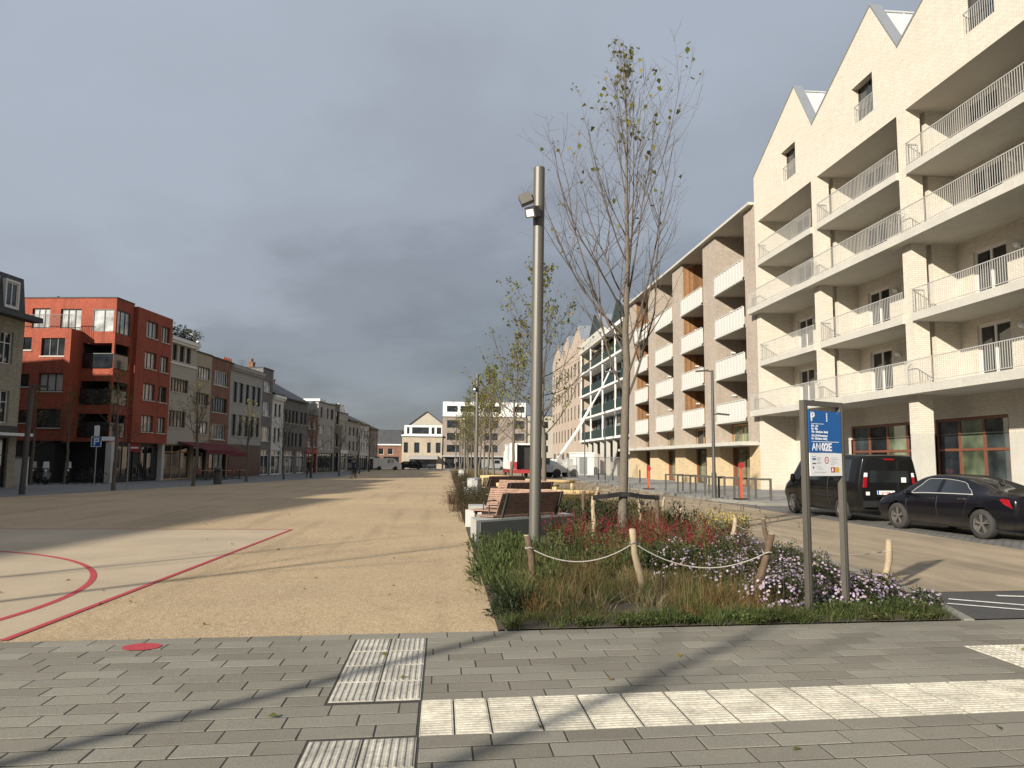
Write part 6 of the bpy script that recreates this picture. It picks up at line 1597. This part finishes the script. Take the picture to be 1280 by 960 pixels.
# ---- black coupe-like saloon
def saloon(x, y, rz, label):
    t_ = thing('saloon_car', label, 'car', (x,y,0), rz)
    S = [ # x    zb   zs   zm   zsh  zr   wb   wm   wsh  wr
        (-2.34,.42,.46,.58,.74,.80,.55,.62,.60,.50),
        (-2.28,.30,.40,.60,.86,.94,.66,.76,.73,.60),
        (-2.10,.24,.36,.62,.94,1.03,.74,.84,.80,.62),
        (-1.80,.22,.34,.64,.955,1.07,.80,.885,.85,.62),
        (-1.50,.21,.33,.64,.955,1.13,.83,.905,.86,.60),
        (-1.10,.20,.33,.64,.945,1.25,.84,.91,.86,.575),
        (-.60,.19,.32,.64,.93,1.365,.84,.905,.85,.565),
        (-.10,.19,.32,.63,.915,1.42,.84,.90,.845,.565),
        (.35,.19,.32,.63,.905,1.415,.84,.90,.845,.565),
        (.80,.19,.32,.63,.895,1.32,.84,.90,.84,.58),
        (1.20,.19,.32,.63,.885,1.13,.84,.905,.84,.62),
        (1.45,.20,.33,.63,.87,.985,.84,.905,.83,.68),
        (1.80,.21,.34,.62,.83,.92,.83,.90,.80,.66),
        (2.10,.22,.35,.58,.76,.84,.78,.85,.73,.58),
        (2.27,.26,.38,.52,.66,.74,.66,.74,.62,.48),
        (2.35,.34,.42,.50,.58,.64,.50,.56,.48,.36)]
    def cls(x, t, w, z, s):
        zr = np.interp(x,[q[0] for q in S],[q[5] for q in S])
        if 4.14 < t < 4.86 and -1.18 < x < 1.02:
            # side glass: tapering towards the tail, pillar between the doors
            f = (t-4)/.95
            lim = -1.18+ .55*f**1.5
            lim2 = 1.02-.62*f
            if lim < x < lim2 and not (-.12 < x < .0): return ('side_window','car_glass',x > -.05,s)
        if t > 5.3 and -1.78 < x < -.72: return ('rear_window','car_glass')
        if t > 5.35 and .62 < x < 1.40: return ('windscreen','car_glass')
        return ('body','car_black')
    W = [(-1.40,.335,.335),(1.33,.335,.335)]
    body_parts(t_, S, 'car_black', W, cls)
    for (wx,wz,r) in W:
        for s in (1,-1): wheel(t_, wx, s*.80, r, .22); well(t_, wx, r+.05, s*.55, s*.86)
    # bright trim round the side windows, handles, mirrors
    xs, ts, V = loft(S)
    def surf(x, t, s, o=.006):
        i = np.argmin(abs(xs-x)); j = np.argmin(abs(ts-t)); return (x, s*(V[i,j,0]+o), V[i,j,1]+o*.4)
    for s in (1,-1):
        up_ = [surf(-1.18+.55*((t-4)/.95)**1.5, t, s) for t in np.linspace(4.14,4.86,7)]+[surf(x_,4.86,s) for x_ in np.linspace(-.65,.42,14)]+[surf(1.02-.62*((t-4)/.95), t, s) for t in np.linspace(4.86,4.14,7)]
        lo_ = [surf(x_,4.14,s) for x_ in np.linspace(-1.14,.93,22)]
        MB().tube(up_,.007,5).tube(lo_,.012,5).build('window_trim', M['rail_metal'], t_, smooth=True)
        for x_ in (-.86,.16):
            p = surf(x_,3.72,s,.012); MB().box(p[0]-.11,p[0]+.11,p[1]-.014,p[1]+.014,p[2]-.012,p[2]+.012).build('door_handle', M['chrome'], t_)
        for x_ in (-.06,.98,-1.02):
            MB().tube([surf(x_+(.12*(3.6-t) if x_ < -1 else 0),t,s,.002) for t in np.linspace(2.2,4.0,10)],.004,4).build('door_gap', M['black'], t_)
        MB().tube([surf(x_,3.55,s,.001) for x_ in np.linspace(-1.5,1.6,24)],.006,4).build('crease', M['car_black'], t_)
        b = MB(); b.lathe([(0,-.11),(.05,-.09),(.07,0),(.05,.09),(0,.11)],10,(.82,s*.98,.96),'y'); b.box(.79,.85,s*.98-.14*(s>0),s*.98+.14*(s<0),.90,.93); b.build('mirror', M['car_black'], t_, smooth=True)
        # tail light wrapping the corner
        tl = [surf(x_,t,s,.008) for x_,t in ((-2.29,3.35),(-2.2,3.35),(-2.05,3.5),(-1.92,3.72),(-1.95,3.86),(-2.1,3.92),(-2.29,3.92))]
        MB().poly(tl if s < 0 else tl[::-1]).build('tail_light', M['tail_red'], t_)
        MB().box(-2.385,-2.33,s*.64-.22,s*.64+.0,.80,.90).build('tail_light', M['tail_red'], t_) if False else None
        MB().box(-2.352,-2.336,min(s*.2,s*.56),max(s*.2,s*.56),.735,.785).build('tail_light', M['tail_red'], t_)
        MB().lathe([(.055,-2.345),(.06,-2.36),(.045,-2.36),(.045,-2.30)],14,(0,s*.46,.47),'x').build('exhaust', M['chrome'], t_)
        MB().tube([(-2.30,s*.62,.50),(-2.24,s*.72,.46),(-2.30,s*.60,.40),(-2.34,s*.40,.40)],.014,5).build('bumper_trim', M['chrome'], t_)
    MB().box(-2.356,-2.338,-.26,.26,.60,.71).build('number_plate', M['plate'], t_)
    MB().box(-2.348,-2.332,-.5,.5,.43,.44).build('bumper_strip', M['chrome'], t_)
    MB().tube([(-1.05,-.0,1.285),(-1.18,0,1.32),(-1.22,0,1.26)],.02,5).build('roof_antenna', M['black'], t_)
    return t_
saloon(12.93,17.95,R(96.5),'black saloon car with chrome window line and dusty sides, parked nearest on the right')

# ---- black van
def van(x, y, rz, label):
    t_ = thing('delivery_van', label, 'van', (x,y,0), rz)
    S = [(-2.50,.48,.55,.85,1.10,1.80,.74,.83,.82,.66),
        (-2.46,.36,.48,.85,1.12,1.88,.82,.92,.905,.74),
        (-2.35,.30,.44,.85,1.13,1.915,.88,.955,.94,.77),
        (-1.6,.26,.42,.85,1.13,1.94,.89,.965,.95,.785),
        (0,.25,.41,.85,1.12,1.95,.89,.965,.95,.79),
        (.8,.25,.41,.85,1.11,1.94,.89,.965,.945,.785),
        (1.15,.25,.41,.84,1.10,1.88,.89,.96,.94,.775),
        (1.45,.25,.41,.83,1.09,1.68,.89,.96,.93,.77),
        (1.75,.26,.42,.82,1.07,1.40,.89,.96,.92,.78),
        (2.00,.26,.43,.80,1.02,1.16,.88,.95,.90,.76),
        (2.25,.28,.44,.74,.93,1.03,.82,.89,.82,.66),
        (2.42,.32,.46,.66,.80,.88,.70,.77,.68,.52),
        (2.50,.40,.48,.58,.66,.74,.52,.58,.50,.38)]
    def cls(x, t, w, z, s):
        if 4.12 < t < 4.86 and .72 < x < 1.62-.75*((t-4)/.9): return ('side_window','car_glass',9,s)
        if 4.12 < t < 4.86 and -2.0 < x < .5 and not (-.85 < x < -.72): return ('side_window','car_glass',x > -.8,s)
        if t > 5.25 and 1.22 < x < 1.95: return ('windscreen','car_glass')
        return ('body','van_black')
    W = [(-1.52,.33,.33),(1.60,.33,.33)]
    body_parts(t_, S, 'van_black', W, cls)
    for (wx,wz,r) in W:
        for s in (1,-1): wheel(t_, wx, s*.85, r, .21, 7, double=False); well(t_, wx, r+.05, s*.6, s*.91)
    xs, ts, V = loft(S)
    def surf(x, t, s, o=.006):
        i = np.argmin(abs(xs-x)); j = np.argmin(abs(ts-t)); return (x, s*(V[i,j,0]+o), V[i,j,1])
    for s in (1,-1):
        lm_ = MB()
        lm_.extrude([(-2.515,s*.70,1.00),(-2.515,s*.80,1.00),(-2.515,s*.755,1.30),(-2.515,s*.67,1.30)],(.05,s*.05,0)); lm_.build('tail_light', M['tail_red'], t_)
        MB().extrude([(-2.517,s*.67,1.302),(-2.517,s*.755,1.302),(-2.517,s*.735,1.42),(-2.517,s*.66,1.42)],(.05,s*.05,0)).build('reversing_light', M['tail_clear'], t_)
        b = MB(); b.lathe([(0,-.16),(.06,-.13),(.08,0),(.06,.13),(0,.16)],10,(1.25,s*1.08,1.18)); b.box(1.22,1.28,min(s*.92,s*1.08),max(s*.92,s*1.08),1.10,1.14); b.build('mirror', M['van_black'], t_, smooth=True)
        for x_ in (.62,-.80): MB().tube([surf(x_,t,s,.002) for t in np.linspace(2.1,4.8,14)],.006,4).build('door_gap', M['black'], t_)
        p = surf(.75,3.7,s,.014); MB().box(p[0]-.1,p[0]+.1,p[1]-.014,p[1]+.014,p[2]-.015,p[2]+.015).build('door_handle', M['dark_metal'], t_)
        MB().tube([surf(x_,2.6,s,.006) for x_ in np.linspace(-1.05,1.1,16)],.02,5).build('side_strip', M['black'], t_)
    b = MB(); b.extrude([(-2.512,-.60,1.14),(-2.512,.60,1.14),(-2.49,.56,1.76),(-2.49,-.56,1.76)],(.006,0,0)); b.build('rear_window', M['car_glass'], t_)
    MB().box(-2.52,-2.50,-.15,.15,1.785,1.825).build('brake_light', M['tail_red'], t_)
    MB().box(-2.522,-2.514,-.50,-.36,1.15,1.29).build('sticker', M['plate'], t_)
    pl_ = MB().box(-2.525,-2.505,-.14,.38,.80,.91).build('number_plate', M['plate'], t_)
    MB().box(-2.5265,-2.5255,.335,.378,.803,.907).build('band', M['sign_blue'], pl_)
    me = text_mesh('1-JJS-HBM', .085, .001); me.materials.clear(); me.materials.append(M['plate_text'])
    o = link('lettering', me, pl_, (-2.5268,.32,.825), (math.pi/2,0,-math.pi/2)); o.scale = (.92,1,1)
    MB().box(-2.532,-2.505,-.55,.42,.705,.735).build('chrome_strip', M['chrome'], t_)
    MB().box(-2.56,-2.44,-.80,.80,.44,.62).build('bumper', M['black'], t_)
    MB().box(-2.53,-2.5,.62,.72,.78,.88).build('reflector', M['tail_clear'], t_)
    MB().tube([(-2.56,0,.50),(-2.66,0,.46),(-2.66,0,.52)],.025,6).build('tow_bar', M['dark_metal'], t_)
    return t_
van(12.78,23.45,R(90.5),'black van with red tail lights parked in front of the shop windows')

# ---- far vehicles: a light van and dark cars at the far end of the square
def far_car(x, y, rz, label, col, h=1.5, vanlike=False):
    t_ = thing('parked_car', label, 'car', (x,y,0), rz, 'cars parked at the far end')
    if vanlike: prof = [(-2.3,.3),(-2.3,1.85),(-2.2,1.95),(1.0,1.95),(1.7,1.3),(2.3,1.05),(2.4,.4),(2.3,.3)]
    else: prof = [(-2.1,.3),(-2.15,.85),(-1.9,1.0),(-1.3,1.42),(.4,1.46),(1.1,.98),(2.0,.85),(2.1,.5),(2.05,.3)]
    b = MB(); b.extrude([(p[0],-.86,p[1]) for p in prof],(0,1.72,0)); b.build('body', M[col], t_)
    wz0, wz1 = (1.15,1.75) if vanlike else (.98,1.36)
    g_ = MB()
    for y_ in (-.868,.862): g_.box(-1.2 if not vanlike else .0, .45 if not vanlike else 1.0, y_, y_+.006, wz0, wz1)
    g_.build('side_window', M['car_glass'], t_)
    for x_ in (-1.3,1.35):
        for y_ in (-.8,.8): MB().lathe([(0,-.11),(.29,-.11),(.32,-.06),(.32,.06),(.29,.11),(0,.11)],14,(x_,y_,.32),'y').build('wheel', M['black'], t_)
    return t_
far_car(-9.2,128,R(10),'white van parked at the far left corner','white_paint',vanlike=True)
far_car(-5.6,136,R(2),'dark car parked before the yellow cafe','van_black')
far_car(-9.6,136.5,R(5),'grey car parked near the low brick house','galv')
far_car(9.5,141,R(0),'pale van parked before the taupe building','galv',vanlike=True)
far_car(4.0,143,R(0),'dark car parked before the taupe building','car_black')
# ------------------------------------------------------------------ light, sky, camera
AZ, EL = R(44), R(22)          # light travels towards +x+y
sl = bpy.data.lights.new('sun', 'SUN'); sl.energy = 4.2; sl.angle = R(.9); sl.color = (1, .93, .81)
so = bpy.data.objects.new('sun', sl); COL.objects.link(so)
d = Vector((math.sin(AZ)*math.cos(EL), math.cos(AZ)*math.cos(EL), -math.sin(EL)))
so.rotation_euler = d.to_track_quat('-Z', 'Y').to_euler()
w = bpy.data.worlds.new('World'); SC.world = w; w.use_nodes = True
nt = w.node_tree; N = nt.nodes; bg = N['Background']; bg.inputs[1].default_value = .1
sky = N.new('ShaderNodeTexSky'); sky.sky_type = 'NISHITA'; sky.sun_disc = False
sky.sun_elevation = EL; sky.sun_rotation = AZ + math.pi
tc = N.new('ShaderNodeTexCoord')
sep = N.new('ShaderNodeSeparateXYZ'); nt.links.new(tc.outputs['Generated'], sep.inputs[0])
# cloud layer: direction projected on a plane overhead so that the clouds flatten towards the horizon
ad = N.new('ShaderNodeMath'); ad.operation = 'ADD'; ad.inputs[1].default_value = .34; nt.links.new(sep.outputs[2], ad.inputs[0])
mx = N.new('ShaderNodeMath'); mx.operation = 'MAXIMUM'; mx.inputs[1].default_value = .05; nt.links.new(ad.outputs[0], mx.inputs[0])
cb = N.new('ShaderNodeCombineXYZ')
for i in (0, 1):
    dv = N.new('ShaderNodeMath'); dv.operation = 'DIVIDE'; nt.links.new(sep.outputs[i], dv.inputs[0]); nt.links.new(mx.outputs[0], dv.inputs[1]); nt.links.new(dv.outputs[0], cb.inputs[i])
def wnoise(scale, detail, rough, off=(0,0,0)):
    mp = N.new('ShaderNodeMapping'); mp.inputs['Location'].default_value = off; nt.links.new(cb.outputs[0], mp.inputs[0])
    n = N.new('ShaderNodeTexNoise'); n.inputs['Scale'].default_value = scale; n.inputs['Detail'].default_value = detail; n.inputs['Roughness'].default_value = rough
    nt.links.new(mp.outputs[0], n.inputs['Vector']); return n.outputs['Fac']
def wmath(op, a, b):
    m = N.new('ShaderNodeMath'); m.operation = op
    for k, v in enumerate((a, b)):
        if hasattr(v, 'is_output'): nt.links.new(v, m.inputs[k])
        else: m.inputs[k].default_value = v
    return m.outputs[0]
def wramp(fac, stops):
    r = N.new('ShaderNodeValToRGB'); e = r.color_ramp.elements; r.color_ramp.interpolation = 'EASE'
    while len(e) < len(stops): e.new(.5)
    for el, (p, c) in zip(e, stops): el.position = p; el.color = (*c, 1)
    nt.links.new(fac, r.inputs[0]); return r.outputs[0]
n1 = wnoise(1.35, 7, .55, (3.1, 1.7, 0)); n2 = wnoise(.55, 3, .5, (1.3, 4.2, 0))
f = wmath('ADD', wmath('MULTIPLY', n1, .66), wmath('MULTIPLY', n2, .5))
f = wmath('SUBTRACT', f, .525)
# the cloud deck thins overhead and towards the upper left of the square
f = wmath('ADD', wmath('ADD', f, sep.outputs[2]), wmath('MULTIPLY', sep.outputs[0], -.15))
cl = wramp(f, [(0,(1.05,1.14,1.28)),(.10,(.95,1.04,1.18)),(.24,(1.36,1.49,1.69)),(.36,(1.85,2.02,2.3)),(.52,(2.15,2.36,2.72)),(.8,(2.4,2.65,3.1))])
mixn = N.new('ShaderNodeMix'); mixn.data_type = 'RGBA'; mixn.inputs[0].default_value = .93
nt.links.new(sky.outputs[0], mixn.inputs[6]); nt.links.new(cl, mixn.inputs[7]); nt.links.new(mixn.outputs[2], bg.inputs[0])

cd = bpy.data.cameras.new('camera'); co = bpy.data.objects.new('camera', cd); COL.objects.link(co)
cd.sensor_width = 36; cd.lens = 950/1280*36; cd.clip_end = 3000; cd.clip_start = .05
yaw, pitch, roll = R(5.15), R(5.77), .008
fw = Vector((math.sin(yaw)*math.cos(pitch), math.cos(yaw)*math.cos(pitch), math.sin(pitch)))
r0 = Vector((math.cos(yaw), -math.sin(yaw), 0)); u0 = r0.cross(fw)
rt = r0*math.cos(roll) + u0*math.sin(roll); up = -r0*math.sin(roll) + u0*math.cos(roll)
co.matrix_world = Matrix(((rt.x, up.x, -fw.x, 0), (rt.y, up.y, -fw.y, 0), (rt.z, up.z, -fw.z, 1.68), (0,0,0,1)))
SC.camera = co
SC.view_settings.view_transform = 'Standard'; SC.view_settings.look = 'None'
SC.view_settings.exposure = .95; SC.view_settings.gamma = 1; SC.view_settings.use_curve_mapping = False
SC.render.engine = 'CYCLES'
try: SC.cycles.use_denoising = True
except Exception: pass
SC.cycles.max_bounces = 6; SC.cycles.diffuse_bounces = 3
